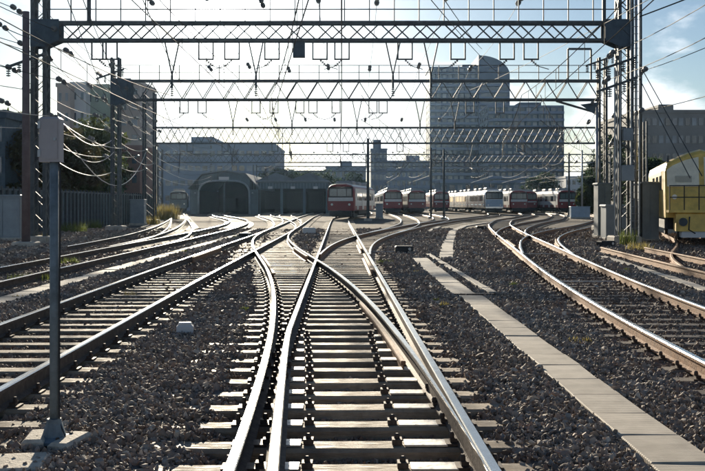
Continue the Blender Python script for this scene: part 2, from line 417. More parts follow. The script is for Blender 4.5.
# ------------------------------------------------------------------ track plan: X of the centre line as a function of Y
class Plan:
    def __init__(s, pts):
        ys = np.array([p[1] for p in pts], float); xs = np.array([p[0] for p in pts], float)
        Y = np.arange(ys[0], ys[-1] + 0.01, 0.5); X = np.interp(Y, ys, xs)
        for _ in range(5):                         # smooth the kinks out
            k = 9; P = np.pad(X, k, mode='reflect', reflect_type='odd'); ker = np.hanning(2 * k + 1); ker /= ker.sum()
            X = np.convolve(P, ker, 'valid')
        s.Y, s.X, s.y0, s.y1 = Y, X, ys[0], ys[-1]
    def x(s, y): return np.interp(y, s.Y, s.X)
    def slope(s, y): return (s.x(np.asarray(y) + 0.5) - s.x(np.asarray(y) - 0.5))
PLAN = {
 'S':  Plan([(.14, 1), (.08, 5), (-.13, 18.5), (-.33, 31.6), (-1.02, 76), (-1.24, 98), (-.7, 108), (.8, 118), (2.0, 132), (2.3, 150), (2.3, 200)]),
 'D':  Plan([(.14, 1), (.07, 5.4), (-.02, 8.75), (-.17, 11), (-.36, 14.1), (-.6, 16.6), (-.95, 20.2), (-1.55, 24.8), (-2.3, 29.7), (-3.25, 37.6), (-3.72, 42.7), (-3.98, 48), (-4.1, 54)]),
 'L1': Plan([(-3.6, 1), (-3.65, 8), (-3.85, 20), (-3.92, 30), (-4.0, 44), (-4.13, 55), (-4.3, 66), (-4.7, 85), (-5.1, 105), (-5.4, 150)]),
 'L2': Plan([(-7.6, 8), (-7.68, 25), (-7.72, 40), (-7.85, 55), (-8.5, 70), (-10.1, 85), (-12.5, 98), (-15.4, 111), (-19, 132), (-21.5, 150), (-22, 165)]),
 'L3': Plan([(-7.71, 34), (-7.9, 40), (-8.6, 46), (-10.85, 60), (-13.6, 75), (-17.9, 98), (-25.3, 138), (-32, 175)]),
 'L4': Plan([(-9.3, 26), (-9.4, 34), (-10.0, 45), (-11.8, 60), (-14.1, 75), (-16.2, 88), (-18.9, 103)]),
 'C2': Plan([(-4.13, 54), (-4.3, 60), (-4.95, 70), (-6.75, 88), (-11.0, 118), (-13.4, 150), (-13.6, 165)]),
 'C3': Plan([(-4.4, 66), (-4.9, 78), (-6.3, 95), (-8.6, 120), (-9.4, 150), (-9.4, 165)]),
 'R0': Plan([(-.27, 25), (-.25, 30), (.05, 37.6), (.95, 45.5), (2.7, 56), (5.0, 69), (6.8, 78), (8.5, 90), (9.6, 105), (9.9, 125), (9.8, 200)]),
 'R8': Plan([(1.6, 50), (2.9, 58), (4.4, 72), (5.4, 90), (5.9, 112), (5.9, 200)]),
 'R6': Plan([(4.6, 67), (6.8, 77), (9.8, 90), (13.8, 105), (18, 121), (20.6, 138), (20.6, 156), (20.3, 215)]),
 'R1': Plan([(4.0, 1), (4.05, 8), (4.35, 13.7), (4.95, 20.4), (5.4, 24.5), (6.1, 30.5), (8.0, 48), (10.3, 67), (14, 88), (18.2, 103), (23.2, 124), (25.8, 142), (26, 160), (26, 210)]),
 'R2': Plan([(5.75, 27.5), (6.25, 31), (7.25, 37), (8.45, 43), (11.3, 52.5), (14.5, 61), (17.7, 70), (24.6, 92), (29.5, 112), (32, 130), (32.4, 145), (32.4, 210)]),
 'R3': Plan([(7.7, 46), (8.8, 53), (10.3, 60), (13.5, 72.6), (19.8, 93), (25, 115), (28.4, 135), (29.2, 155), (29.2, 210)]),
 'R4': Plan([(7.9, 8), (8.35, 17), (8.65, 22), (8.95, 27), (9.4, 33)]),
 'R5': Plan([(8.8, 23), (9.4, 26.5), (11.2, 31), (12.9, 35), (14.2, 39), (16.8, 49), (20.5, 64)]),
}
G = 0.75                                            # half distance of the rail head centres
Z_SL, Z_RAIL = 0.055, 0.22                          # sleeper top / rail top above the ballast

TRACKS = {   # name: label, main track it leaves, sleepers as objects up to Y, material
 'S':  ('track running straight ahead down the middle from the camera to the nearest red train', None, 62, 'sleeper'),
 'D':  ('short connecting track that swings left out of the middle track', 'S', 54, 'sleeper'),
 'L1': ('straight track beside the small white marker box, left of the middle track', None, 62, 'sleeper_mid'),
 'L2': ('track curving left into the arched shed, next to the narrow concrete strip', None, 62, 'sleeper'),
 'L3': ('track leading from the far left train into the shed track', 'L2', 60, 'sleeper'),
 'L4': ('leftmost track beside the dark panel fence', 'L3', 55, 'sleeper'),
 'C2': ('far track bending left towards the dark shed right of the arch', 'L1', 60, 'sleeper'),
 'C3': ('far track between the nearest red train and the bend to the dark shed', 'C2', 60, 'sleeper'),
 'R0': ('track curving right past the black point machine from the middle track', 'S', 62, 'sleeper'),
 'R8': ('far track under the second red train right of the nearest one', 'R0', 60, 'sleeper'),
 'R6': ('far track curving to the long silver train', 'R0', 60, 'sleeper'),
 'R1': ('curving track right of the ridged concrete walkway', None, 58, 'sleeper_dark'),
 'R2': ('track splitting right towards the rightmost red and white train', 'R1', 62, 'sleeper_dark'),
 'R3': ('far track in the fan of points at right, between two others', 'R1', 62, 'sleeper_dark'),
 'R4': ('rusty siding at right ending before the grey cabinets', None, 40, 'sleeper_dark'),
 'R5': ('rusty siding under the yellow work vehicle', 'R4', 40, 'sleeper_dark'),
}
BRANCH = {}
for k, v in TRACKS.items():
    if v[1]: BRANCH.setdefault(v[1], []).append(k)

RAILS = []                                          # sampled rail lines, for keeping stones off them
PROF = [(-.065, 0), (.065, 0), (.065, .012), (.012, .032), (.010, .118), (.036, .128), (.036, .156), (.028, .165), (-.028, .165), (-.036, .156), (-.036, .128), (-.010, .118), (-.012, .032), (-.065, .012)]
def rail(track, parent, side, y0, y1, shift=None, dz=0.0, name='rail', mats=('rail_side', 'rail_head'), taper=None):
    p = PLAN[track]; y0, y1 = max(y0, p.y0), min(y1, p.y1)
    if y1 - y0 < 0.5: return
    ys = np.concatenate([np.arange(y0, min(y1, 60), 0.7), np.arange(max(y0, 60), y1, 1.5), [y1]])
    sl = p.slope(ys); nx, ny = 1 / np.sqrt(1 + sl ** 2), -sl / np.sqrt(1 + sl ** 2)
    off = side * G + (np.array([shift(y) for y in ys]) if shift else 0)
    X, Y = p.x(ys) + nx * off, ys + ny * off
    vs, fs, mi = [], [], []
    n = len(PROF)
    for i in range(len(ys)):
        k_ = taper(ys[i]) if taper else 1.0
        for a, z in PROF: vs.append((X[i] + nx[i] * a * k_, Y[i] + ny[i] * a * k_, Z_SL + z + dz))
    for i in range(len(ys) - 1):
        for k in range(n):
            fs.append((i * n + k, i * n + (k + 1) % n, (i + 1) * n + (k + 1) % n, (i + 1) * n + k))
            mi.append(1 if k in (6, 7, 8) else 0)
    fs.append(tuple(range(n))[::-1]); mi.append(0); fs.append(tuple((len(ys) - 1) * n + k for k in range(n))); mi.append(0)
    b = MB(); b.v, b.f, b.m = vs, fs, mi
    RAILS.append((X, Y))
    return b.build(name, list(mats), parent, world=True)

def sep(a, b, y): return abs(PLAN[a].x(y) - PLAN[b].x(y))
def y_where(a, b, d):                               # first Y at which track a lies more than d beside b
    for y in np.arange(max(PLAN[a].y0, PLAN[b].y0), min(PLAN[a].y1, PLAN[b].y1), 0.25):
        if sep(a, b, y) > d: return y
    return PLAN[a].y0

# ground: one sheet to the horizon; the ballast is lower between the rails and heaped between the tracks
GX0, GX1, GY0, GY1 = -27.0, 27.0, -2.0, 64.0
BURIED = ('R1', 'R2', 'R3', 'R4', 'R5', 'L2', 'L4')        # tracks whose sleepers lie almost level with the ballast
def ground_h(x, y):
    x, y = np.asarray(x, float), np.asarray(y, float); near = np.full(x.shape, 9.); full = np.full(x.shape, 9.)
    for k in PLAN:
        d = np.abs(x - np.interp(y, PLAN[k].Y, PLAN[k].X)); d = np.where((y < PLAN[k].y0 - .3) | (y > PLAN[k].y1 + .3), 9., d)
        near = np.minimum(near, d)
        if k in BURIED: full = np.minimum(full, d)
    t = np.clip((near - .82) / .34, 0, 1); t = t * t * (3 - 2 * t)
    h = -.045 + .09 * t + .012 * np.sin(x * 3.1 + y * 1.7) * np.cos(y * 2.3 - x) * t
    h = np.where(full <= near + 1e-9, np.maximum(h, .018), h)
    dl = np.abs(x - np.interp(y, PLAN['L1'].Y, PLAN['L1'].X)); h = np.where((dl < 1.3) & (dl <= near + 1e-9), np.maximum(h, .0), h)
    edge = np.minimum(np.minimum(x - GX0, GX1 - x), np.minimum(y - GY0, GY1 - y))
    return h * np.clip(edge / 3.0, 0, 1)
gx = np.linspace(GX0, GX1, 361); gy = np.linspace(GY0, GY1, 221)
XX, YY = np.meshgrid(gx, gy); ZZ = ground_h(XX, YY)
g = MB(); S0 = 2500; nx_, ny_ = len(gx), len(gy)
g.v = list(zip(XX.ravel().tolist(), YY.ravel().tolist(), ZZ.ravel().tolist()))
g.f = [(j * nx_ + i, j * nx_ + i + 1, (j + 1) * nx_ + i + 1, (j + 1) * nx_ + i) for j in range(ny_ - 1) for i in range(nx_ - 1)]; g.m = [0] * len(g.f)
g.add([(-S0, -300, 0), (S0, -300, 0), (S0, GY0, 0), (-S0, GY0, 0)], [(0, 1, 2, 3)])
g.add([(-S0, GY1, 0), (S0, GY1, 0), (S0, 3000, 0), (-S0, 3000, 0)], [(0, 1, 2, 3)])
g.add([(-S0, GY0, 0), (GX0, GY0, 0), (GX0, GY1, 0), (-S0, GY1, 0)], [(0, 1, 2, 3)])
g.add([(GX1, GY0, 0), (S0, GY0, 0), (S0, GY1, 0), (GX1, GY1, 0)], [(0, 1, 2, 3)])
structure(g.build('ground', 'ballast_ground'))

# shared small meshes
SLEEPER = {}
for mname in ('sleeper', 'sleeper_mid', 'sleeper_dark'):
    SLEEPER[mname] = []
    for k in range(5):
        b = MB(); b.chamfer((0, 0, -0.085), (2.5, 0.245 + 0.012 * (k - 2), 0.17), 0.014 + 0.003 * k)
        b.v = [(x + random.uniform(-.012, .012), y + random.uniform(-.007, .007), z + (random.uniform(-.006, .002) if z > -.06 else 0)) for x, y, z in b.v]
        SLEEPER[mname].append(b.mesh('sleeper', mname))
fb = MB()                                            # base plate with two screwed clips
fb.box((0, 0, .008), (.30, .15, .016))
for s in (-1, 1):
    fb.box((s * .092, 0, .03), (.05, .075, .028)); fb.lathe((s * .105, 0, .04), [(.02, 0), (.02, .03), (.012, .045)], 6)
FASTEN = fb.mesh('rail_fastening', 'fastening')
SLEEPER_RECTS = []                                   # x, y, half length, half width, angle

def lay_track(key):
    label, main, ymax, smat = TRACKS[key]; p = PLAN[key]
    root = thing('railway_track', label, 'railway track', (float(p.x(max(p.y0, 6))), max(p.y0, 6), 0), group='tracks of the yard')
    y = max(p.y0 + 0.2, 2.5); start = y_where(key, main, 2.45) if main else y
    if main is None and key in ('R4',): start = y
    y = start
    far = MB()
    while y < p.y1:
        x = float(p.x(y)); sl = float(p.slope(y)); a, c = -1.25, 1.25
        for br in BRANCH.get(key, []):
            q = PLAN[br]
            if q.y0 - 0.5 <= y <= q.y1:
                d = float(q.x(y)) - x
                if abs(d) < 2.5: a, c = min(a, d - (1.6 if key == 'S' else 1.25)), max(c, d + 1.25)
        for other in PLAN:                           # tracks that meet it again further on
            if other != key and TRACKS[other][1] != key and main != other and PLAN[other].y0 <= y <= PLAN[other].y1:
                d = float(PLAN[other].x(y)) - x
                if abs(d) < 2.5 and list(TRACKS).index(other) < list(TRACKS).index(key): a = None; break
        if a is not None:
            L = c - a; mx_ = (a + c) / 2; ang = math.atan(sl)
            cx_, cy_ = x + mx_ * math.cos(ang), y - mx_ * math.sin(ang)
            j = random.uniform(-.09, .09)
            if y < ymax:
                place('sleeper', random.choice(SLEEPER[smat]), root, True, (cx_ + j, cy_, Z_SL + random.uniform(-.008, .0)), -ang + random.uniform(-.012, .012), (L / 2.5, 1, 1))
                SLEEPER_RECTS.append((cx_, cy_, L / 2, .145 if key not in BURIED + ('L1',) else (.1449 if key == 'L1' else .1451), ang))
            else:
                ca, sa = math.cos(ang), -math.sin(ang)
                pts = [(cx_ + u * ca - v * sa, cy_ + u * sa + v * ca) for u, v in ((-L / 2, -.11), (L / 2, -.11), (L / 2, .11), (-L / 2, .11))]
                far.add([(*q_, 0.0) for q_ in pts] + [(*q_, Z_SL) for q_ in pts], [(4, 5, 6, 7), (0, 1, 5, 4), (1, 2, 6, 5), (3, 0, 4, 7)])
        y += 0.6 if y < 110 else 0.75
    if far.v:
        o = far.build('distant_sleepers', smat, root, True); o['kind'] = 'stuff'
    return root

ROOT = {k: lay_track(k) for k in TRACKS}

def fastenings(key, y1, sides=(-1, 1), y0=3.0):
    p = PLAN[key]
    for (sx, sy, hl, hw, ang) in list(SLEEPER_RECTS):
        if not (y0 < sy < y1): continue
        x = float(p.x(sy))
        if abs(x - sx) > hl: continue
        for s in sides:
            place('rail_fastening', FASTEN, ROOT[key], True, (x + s * G, sy - s * G * math.sin(ang), Z_SL - .003), -ang)

# the points nearest the camera: stock rails full length, blades and frog
rail('S', ROOT['S'], 1, 1, 300)
rail('S', ROOT['S'], -1, 3.2, 300, shift=lambda y: 0.24 * max(0, (11.5 - y) / 6.5) ** 1.2, dz=-.002, name='switch_blade')
rail('D', ROOT['D'], -1, 1, 54, dz=-.004)
blade = lambda y: min(1.0, max(.12, (y - 5.0) / 6.5))
rail('D', ROOT['D'], 1, 5.0, 54, shift=lambda y: min(0.0, float(PLAN['S'].x(y) - PLAN['D'].x(y)) - .040 - .036 * blade(y)), dz=-.005, name='switch_blade', taper=blade)
for key, (label, main, ymax, sm) in TRACKS.items():
    if key in ('S', 'D'): continue
    hd = ('rail_rust', 'rail_rust') if key in ('R4', 'R5') else (('rail_rust', 'rail_head') if key[0] == 'R' else ('rail_side', 'rail_head'))
    y0 = PLAN[key].y0
    if main: y0 = y_where(key, main, 0.05)
    for s in (-1, 1): rail(key, ROOT[key], s, y0, 300, dz=-.004 * (1 + (list(TRACKS).index(key) % 4)) if main else 0, mats=hd)
# check rails beside the frogs
for key, s, y0, y1 in (('D', 1, 9.6, 15.2), ('S', 1, 22, 29), ('D', -1, 21, 28), ('L1', -1, 27, 33), ('D', 1, 27.5, 33), ('R1', -1, 34, 40), ('R2', 1, 34, 41), ('S', 1, 32, 38)):
    rail(key, ROOT[key], s, y0, y1, shift=lambda y, s=s: -s * .11, dz=-.008 if y0 > 18 else -.07, name='check_rail', mats=('rail_rust', 'rail_rust'), taper=None if y0 > 18 else (lambda y: .7))
fastenings('S', 24); fastenings('D', 24, (-1,), 7); fastenings('D', 24, (1,), 11); fastenings('L1', 27); fastenings('R1', 27)

sp = MB().chamfer((0, 0, .006), (.30, .17, .012), .003).mesh('slide_plate', 'plate_steel')
bl = MB().box((0, 0, .02), (.07, .09, .04)).lathe((0, 0, .03), [(.02, 0), (.02, .035), (.01, .045)], 6).mesh('chair_bolt', 'fastening')
for (sx, sy, hl, hw, ang) in SLEEPER_RECTS:
    if 4.5 < sy < 12.5 and abs(sx - float(PLAN['S'].x(sy))) < .9:
        xl_, xr_ = float(PLAN['D'].x(sy)) - G, float(PLAN['S'].x(sy)) + G
        place('slide_plate', sp, ROOT['S'], True, (xl_ + .24, sy, Z_SL - .001), 0); place('slide_plate', sp, ROOT['S'], True, (xr_ - .29, sy, Z_SL - .001), 0)
        place('chair_bolt', bl, ROOT['S'], True, (xl_ + .44, sy, Z_SL - .002), 0); place('chair_bolt', bl, ROOT['S'], True, (xr_ - .49, sy, Z_SL - .002), 0)

# stretcher bars of the points and their black drive boxes
def point_machine(x, y, rz, label, rod=None):
    t = thing('point_machine', label, 'point machine', (x, y, 0), rz, 'black point machines')
    MB().chamfer((0, 0, .17), (.62, .36, .26), .04).build('housing', 'black_box', t)
    MB().box((0, 0, .02), (.9, .5, .05)).build('base_plate', 'fastening', t)
    MB().lathe((.18, -.19, .2), [(.05, -.02), (.05, .02), (.03, .03)], 10, 'Y').build('lid_lock', 'steel_galv', t)
    if rod: MB().tube([(-.3, 0, .1), (-.3 - rod, 0, .1)], .018, 6).build('drive_rod', 'steel_galv', t)
    return t
point_machine(1.75, 32.2, 0, 'black point machine box beside the middle track, near the walkway end', 1.1)
point_machine(pX(245, 46), 46, 0.1, 'black point machine box between the shed track and its right neighbour')
point_machine(pX(481, 60), 60, 0.1, 'small black point machine box left of the fan of points at right')
point_machine(pX(606, 36.5), 36.5, 0.3, 'black point machine box at the foot of the right gantry post')
for key, ys in (('S', (6.1,)), ('R1', (31.5,)), ('R1', (20.5,))):
    for y in ys:
        x = float(PLAN[key].x(y)); MB().bar((x - .72, y - .3, .085), (x + .72, y - .3, .085), .05, .02).build('stretcher_bar', 'steel_galv', ROOT[key], True)

# ------------------------------------------------------------------ concrete trough covers
RECTS = []                                            # places where no stones lie
def walkway(name, pts, w, L, m, zt=0.075, gap=.012, label=None):
    pts = [Vector((p[0], p[1], 0)) for p in pts]
    root = bpy.data.objects.new(name, None); col.objects.link(root); root.location = pts[0]; structure(root, label)
    slab = MB().chamfer((0, 0, zt / 2 - .07), (w, L - gap, zt + .14), .008).mesh('slab', m)
    d = 0.0
    for a, b in zip(pts[:-1], pts[1:]):
        n = max(1, round((b - a).length / L)); v = (b - a) / n; ang = math.atan2(v.y, v.x) - math.pi / 2
        for i in range(n):
            c = a + v * (i + .5)
            o = place('slab', slab, root, True, (c.x + random.uniform(-.008, .008), c.y, random.uniform(-.010, .006)), ang + random.uniform(-.012, .012), (1, v.length / L, 1))
            o.rotation_euler.x = random.uniform(-.009, .009); o.rotation_euler.y = random.uniform(-.014, .014)
            RECTS.append((c.x, c.y, w / 2 + .01, v.length / 2, -ang))
    return root
walkway('walkway', [(2.14, 3.2), (2.14, 12), (2.15, 17.3)], .43, .74, 'ridged_concrete', label='ridged concrete walkway along the right of the middle track')
walkway('walkway', [(2.06, 17.5), (2.05, 29)], .47, .9, 'concrete', zt=.07, label='plain concrete walkway continuing the ridged one')
walkway('cable_trough', [(2.60, 17.6), (2.47, 31)], .15, .9, 'concrete', zt=.10, label='narrow concrete cable trough beside the walkway')
walkway('walkway', [(2.86, 29), (3.8, 38), (6.0, 57), (8.2, 70), (12, 84), (17, 98)], .46, 1.0, 'concrete', label='far concrete walkway bending right')
walkway('cable_trough', [(4.4, 56), (6.2, 68)], .3, 1.0, 'concrete')
walkway('cable_trough', [(-6.1, 9), (-6.05, 52), (-6.3, 62)], .42, 1.0, 'concrete', label='concrete strip between the two left tracks')
walkway('cable_trough', [(6.2, 9), (6.55, 16), (7.0, 20), (7.9, 30)], .26, 1.0, 'concrete', zt=.09, label='concrete strip along the right siding')
st = MB().bar((1.75, 17.42, .06), (2.6, 17.42, .06), .1, .06).build('trough_bracket', 'fastening'); tag(st, 'thin dark bar laid across the walkway joint', 'bar')

# ------------------------------------------------------------------ ballast stones (uncountable): points with stones instanced on them
def ballast():
    stones = []
    for k in range(10):
        b = bpy.data.meshes.new('ballast_stone')
        import bmesh
        bm = bmesh.new(); r2 = random.Random(k + 11); sc_ = (1.15, r2.uniform(.75, .95), r2.uniform(.5, .75))
        for _ in range(11):
            d_ = Vector((r2.gauss(0, 1), r2.gauss(0, 1), r2.gauss(0, 1))).normalized() * r2.uniform(.85, 1.15)
            bm.verts.new((d_.x * sc_[0], d_.y * sc_[1], d_.z * sc_[2]))
        hull = bmesh.ops.convex_hull(bm, input=bm.verts)
        bmesh.ops.delete(bm, geom=[v for v in bm.verts if not v.link_faces], context='VERTS')
        bmesh.ops.recalc_face_normals(bm, faces=bm.faces)
        bm.to_mesh(b); bm.free(); b.materials.append(MATS['ballast_stone'])
        stones.append(bpy.data.objects.new('ballast_stone', b))
    P, Sz, RU = [], [], []
    for y0, y1, dens, size in ((3.6, 8, 1700, .0185), (8, 14, 1250, .0205), (14, 24, 560, .028), (24, 40, 160, .043), (40, 62, 60, .058)):
        n = int(dens * .84 * (y1 ** 2 - y0 ** 2) / 2)
        y = np.sqrt(rng.uniform(y0 ** 2, y1 ** 2, n)); x = rng.uniform(-.42, .42, n) * y
        keep = np.ones(n, bool)
        for X, Y in RAILS:
            o = np.argsort(Y); keep &= ~((np.abs(x - np.interp(y, Y[o], X[o], left=1e3, right=1e3)) < .085))
        for (cx_, cy_, hl, hw, ang) in SLEEPER_RECTS + RECTS:
            m_ = np.abs(y - cy_) < max(hl * abs(math.sin(ang)) + hw, hw) + .03
            if hw > .2 or True:
                idx = np.nonzero(m_)[0]
                if len(idx) == 0: continue
                dx, dy = x[idx] - cx_, y[idx] - cy_
                u = dx * math.cos(ang) - dy * math.sin(ang); v_ = dx * math.sin(ang) + dy * math.cos(ang)
                ins = (np.abs(u) < hl) & (np.abs(v_) < hw)
                stray = (hw < .2) & (np.abs(u) > (hl - .45 if hw == .145 else -1)) & (rng.random(len(idx)) < {.145: .30, .1451: .55, .1449: .2}.get(hw, 0))      # sleeper ends lie half under stones
                keep[idx[ins & ~stray]] = False
        x, y = x[keep], y[keep]; n = len(x)
        z = ground_h(x, y) + rng.uniform(-.004, .02, n)
        near = np.full(n, 9.)
        for k in PLAN: near = np.minimum(near, np.abs(x - np.interp(y, PLAN[k].Y, PLAN[k].X, left=99, right=99)))
        RU.append(np.clip(1.25 - near, 0, .75) * rng.uniform(.3, 1.1, n))
        P.append(np.stack([x, y, z], 1)); Sz.append(np.clip(rng.lognormal(0, .42, n), .4, 2.3) * size)
    P = np.concatenate(P); Sz = np.concatenate(Sz)
    me = bpy.data.meshes.new('ballast_stones'); me.vertices.add(len(P)); me.vertices.foreach_set('co', P.ravel())
    at = me.attributes.new('size', 'FLOAT', 'POINT'); at.data.foreach_set('value', Sz.astype(np.float32))
    ru = me.attributes.new('rust', 'FLOAT', 'POINT'); ru.data.foreach_set('value', np.concatenate(RU).astype(np.float32))
    ro = me.attributes.new('turn', 'FLOAT_VECTOR', 'POINT'); ro.data.foreach_set('vector', rng.uniform(-3.14, 3.14, (len(P), 3)).astype(np.float32).ravel())
    kd = me.attributes.new('pick', 'INT', 'POINT'); kd.data.foreach_set('value', rng.integers(0, 10, len(P)).astype(np.int32))
    o = bpy.data.objects.new('ballast_stones', me); col.objects.link(o)
    o['kind'] = 'stuff'; o['label'] = 'dark crushed stone ballast around the tracks'; o['category'] = 'ballast'
    ng = bpy.data.node_groups.new('ballast', 'GeometryNodeTree')
    ng.interface.new_socket('Geometry', in_out='INPUT', socket_type='NodeSocketGeometry'); ng.interface.new_socket('Geometry', in_out='OUTPUT', socket_type='NodeSocketGeometry')
    N, Lk = ng.nodes, ng.links
    gi, go = N.new('NodeGroupInput'), N.new('NodeGroupOutput')
    iop = N.new('GeometryNodeInstanceOnPoints'); g2i = N.new('GeometryNodeGeometryToInstance')
    for s_ in reversed(stones):
        oi = N.new('GeometryNodeObjectInfo'); oi.inputs['Object'].default_value = s_
        Lk.new(oi.outputs['Geometry'], g2i.inputs[0])
    iop.inputs['Pick Instance'].default_value = True
    def attr(nm, ty):
        a = N.new('GeometryNodeInputNamedAttribute'); a.data_type = ty; a.inputs['Name'].default_value = nm; return a.outputs['Attribute']
    Lk.new(gi.outputs[0], iop.inputs['Points']); Lk.new(g2i.outputs[0], iop.inputs['Instance'])
    Lk.new(attr('size', 'FLOAT'), iop.inputs['Scale']); Lk.new(attr('turn', 'FLOAT_VECTOR'), iop.inputs['Rotation']); Lk.new(attr('pick', 'INT'), iop.inputs['Instance Index'])
    Lk.new(iop.outputs[0], go.inputs[0])
    md = o.modifiers.new('stones', 'NODES'); md.node_group = ng
    print('stones', len(P))
ballast()

#@@PART2
# ------------------------------------------------------------------ overhead line gantries
def lattice_post(parent, X, Y, H, w, dep, leg, step, m='steel_dark'):
    b = MB()
    for i in (-1, 1):
        for j in (-1, 1): b.box((X + i * (w - leg) / 2, Y + j * (dep - leg) / 2, H / 2), (leg, leg, H))
    post = b.build('post', m, parent, True)
    MB().chamfer((X, Y, .12), (w + .5, dep + .5, .5), .05).build('footing', 'concrete', post, True)
    fw, fd = w - leg, dep - leg
    up = [MB().bar((-s * fw / 2, 0, -step / 2), (s * fw / 2, 0, step / 2), .095, .012).mesh('lacing_bar', m) for s in (1, -1)]
    sd = [MB().bar((0, -s * fd / 2, -step / 2), (0, s * fd / 2, step / 2), .012, .095).mesh('lacing_bar', m) for s in (1, -1)]
    k = 0; z = .45
    while z + step < H:
        for j in (-1, 1): place('lacing_bar', up[(k + (j > 0)) % 2], post, True, (X, Y + j * (dep / 2 + .003), z + step / 2))
        for i in (-1, 1): place('lacing_bar', sd[k % 2], post, True, (X + i * (w / 2 + .003), Y, z + step / 2))
        k += 1; z += step
    return post

def insulator(b, p, q, n=5, r=.07):
    p, q = Vector(p), Vector(q); d = q - p
    b.tube([p, q], .018, 6)
    for i in range(n):
        c = p + d * ((i + .5) / n); e = d.normalized() * .018
        b.tube([c - e, c + e], r, 8)

def gantry(label, Y, xl, xr, zt, zb, H, pw, period, dep=.5, chord=.11, rail_z=(), us=(), vs=(), xlace=True, gus=(1.0, 1.0), slope_r=0, handpost=1.0, Hr=None):
    t = thing('catenary_gantry', label, 'gantry', ((xl + xr) / 2, Y, 0), group='overhead line gantries spanning the yard')
    m = 'steel_dark'
    lattice_post(t, xl, Y, H, pw, pw, .135, pw * .75); lattice_post(t, xr, Y, Hr or H, pw, pw, .135, pw * .75)
    a, c = xl + pw / 2, xr - pw / 2
    b = MB(); 
    for j in (-1, 1): b.box(((a + c) / 2, Y + j * dep / 2, zt - chord / 2), (c - a, chord * .7, chord))
    b.build('top_chord', m, t, True)
    b = MB()
    for j in (-1, 1): b.box(((a + c) / 2, Y + j * dep / 2, zb + chord / 2), (c - a, chord * .7, chord))
    b.build('bottom_chord', m, t, True)
    h0, h1 = zb + chord, zt - chord
    dm = [MB().bar((-s * period / 4, 0, -(h1 - h0) / 2), (s * period / 4, 0, (h1 - h0) / 2), chord * .6, .05).mesh('diagonal_brace', m) for s in (1, -1)]
    n = int((c - a) / (period / 2))
    for i in range(n):
        x = a + (i + .5) * (c - a) / n
        place('diagonal_brace', dm[i % 2], t, True, (x, Y - dep / 2, (h0 + h1) / 2))
        if i % 2 == 0 or xlace: place('diagonal_brace', dm[(i + 1) % 2] if xlace else dm[i % 2], t, True, (x, Y + dep / 2, (h0 + h1) / 2))
    # gusset plates at the posts
    for s, x0, gl in ((1, xl, gus[0]), (-1, xr, gus[1])):
        if gl <= 0: continue
        poly = [(x0 - s * pw / 2, zt + .06), (x0 + s * (pw / 2 + gl * .45), zt + .06), (x0 + s * (pw / 2 + gl * .45), zb + .02), (x0 + s * pw * .4, zb - .25), (x0 - s * pw / 2, zb - .25)]
        if s < 0: poly = poly[::-1]
        MB().prism(poly[::-1], Y - max(dep, pw) / 2 - .03, Y - max(dep, pw) / 2 - .015).build('gusset_plate', 'steel_blue', t, True)
        MB().prism(poly[::-1], Y + max(dep, pw) / 2 + .015, Y + max(dep, pw) / 2 + .03).build('gusset_plate', 'steel_blue', t, True)
    if rail_z:
        for k, z in enumerate(rail_z): MB().bar((a, Y - dep / 2, z), (c, Y - dep / 2, z), .04).build('handrail', m, t, True)
        hp = MB().box((0, 0, (rail_z[0] + .02 - zt) / 2), (.045, .045, rail_z[0] + .02 - zt)).mesh('handrail_post', m)
        k = int((c - a) / handpost)
        for i in range(1, k): place('handrail_post', hp, t, True, (a + i * (c - a) / k, Y - dep / 2, zt))
    for (x, w, dpt) in us:                               # drop frames with a pull-off arm
        f = MB()
        for s in (-1, 1): f.box((x + s * w / 2, Y, zb - dpt / 2), (.06, .06, dpt))
        f.box((x, Y, zb - dpt - .03), (w + .06, .06, .06))
        fr = f.build('drop_frame', m, t, True)
        ar = MB(); sgn = random.choice((-1, 1)); insulator(ar, (x, Y, zb - dpt - .06), (x + sgn * .3, Y, zb - dpt - .32), 4, .055)
        ar.bar((x + sgn * .3, Y, zb - dpt - .32), (x + sgn * .75, Y, zb - dpt - .45), .03); ar.build('pull_off_arm', 'insulator', fr, True)
    for (x, w, dpt, ext) in vs:                          # V hangers with a stem
        f = MB()
        for s in (-1, 1): f.bar((x + s * w / 2, Y, zb), (x, Y, zb - dpt), .055)
        f.box((x, Y, zb - dpt - ext / 2), (.09, .09, ext))
        vh = f.build('v_hanger', m, t, True)
        ar = MB(); insulator(ar, (x, Y, zb - dpt - ext), (x, Y, zb - dpt - ext - .35), 4, .07); ar.build('insulator', 'insulator', vh, True)
    return t

Y1, Y2, Y3, Y4, Y5 = 40.0, 58.0, 80.0, 122.0, 165.0
def U(xs, Y, w, d): return [(pX(x, Y), w, d) for x in xs]
g1 = gantry('nearest and tallest gantry with cross laced beam, railing on top and blue corner plates', Y1, pX(40.5, Y1), pX(624, Y1), pZ(22, Y1), pZ(42, Y1), 12.2, .64, 1.3,
       rail_z=(pZ(.5, Y1), pZ(10.5, Y1)), us=U((99, 110, 206, 232, 272, 320, 342, 405, 458, 507, 531), Y1, .6, .7),
       vs=[(pX(x, Y1), .6, 1.4, .55) for x in (172, 256, 393, 431)], gus=(1.25, 1.25), handpost=1.02)
b = MB(); q = px(299, 49, Y1); b.chamfer(q, (.5, .3, .72), .04); b.build('signal_box', 'steel_blue', g1, True)
for x in (91, 602): MB().box((pX(x, Y1), Y1 - .3, pZ(8, Y1) + .6), (.14, .14, 2.6)).build('wire_mast', 'steel_dark', g1, True)
lx, ly = pX(632, Y1), Y1 - .42
for dx in (-.17, .17): MB().box((lx + dx, ly, 6.0), (.045, .045, 11.4)).build('ladder_side', 'steel_galv', g1, True)
rg = MB().tube([(-.17, 0, 0), (.17, 0, 0)], .014, 6).mesh('ladder_rung', 'steel_galv')
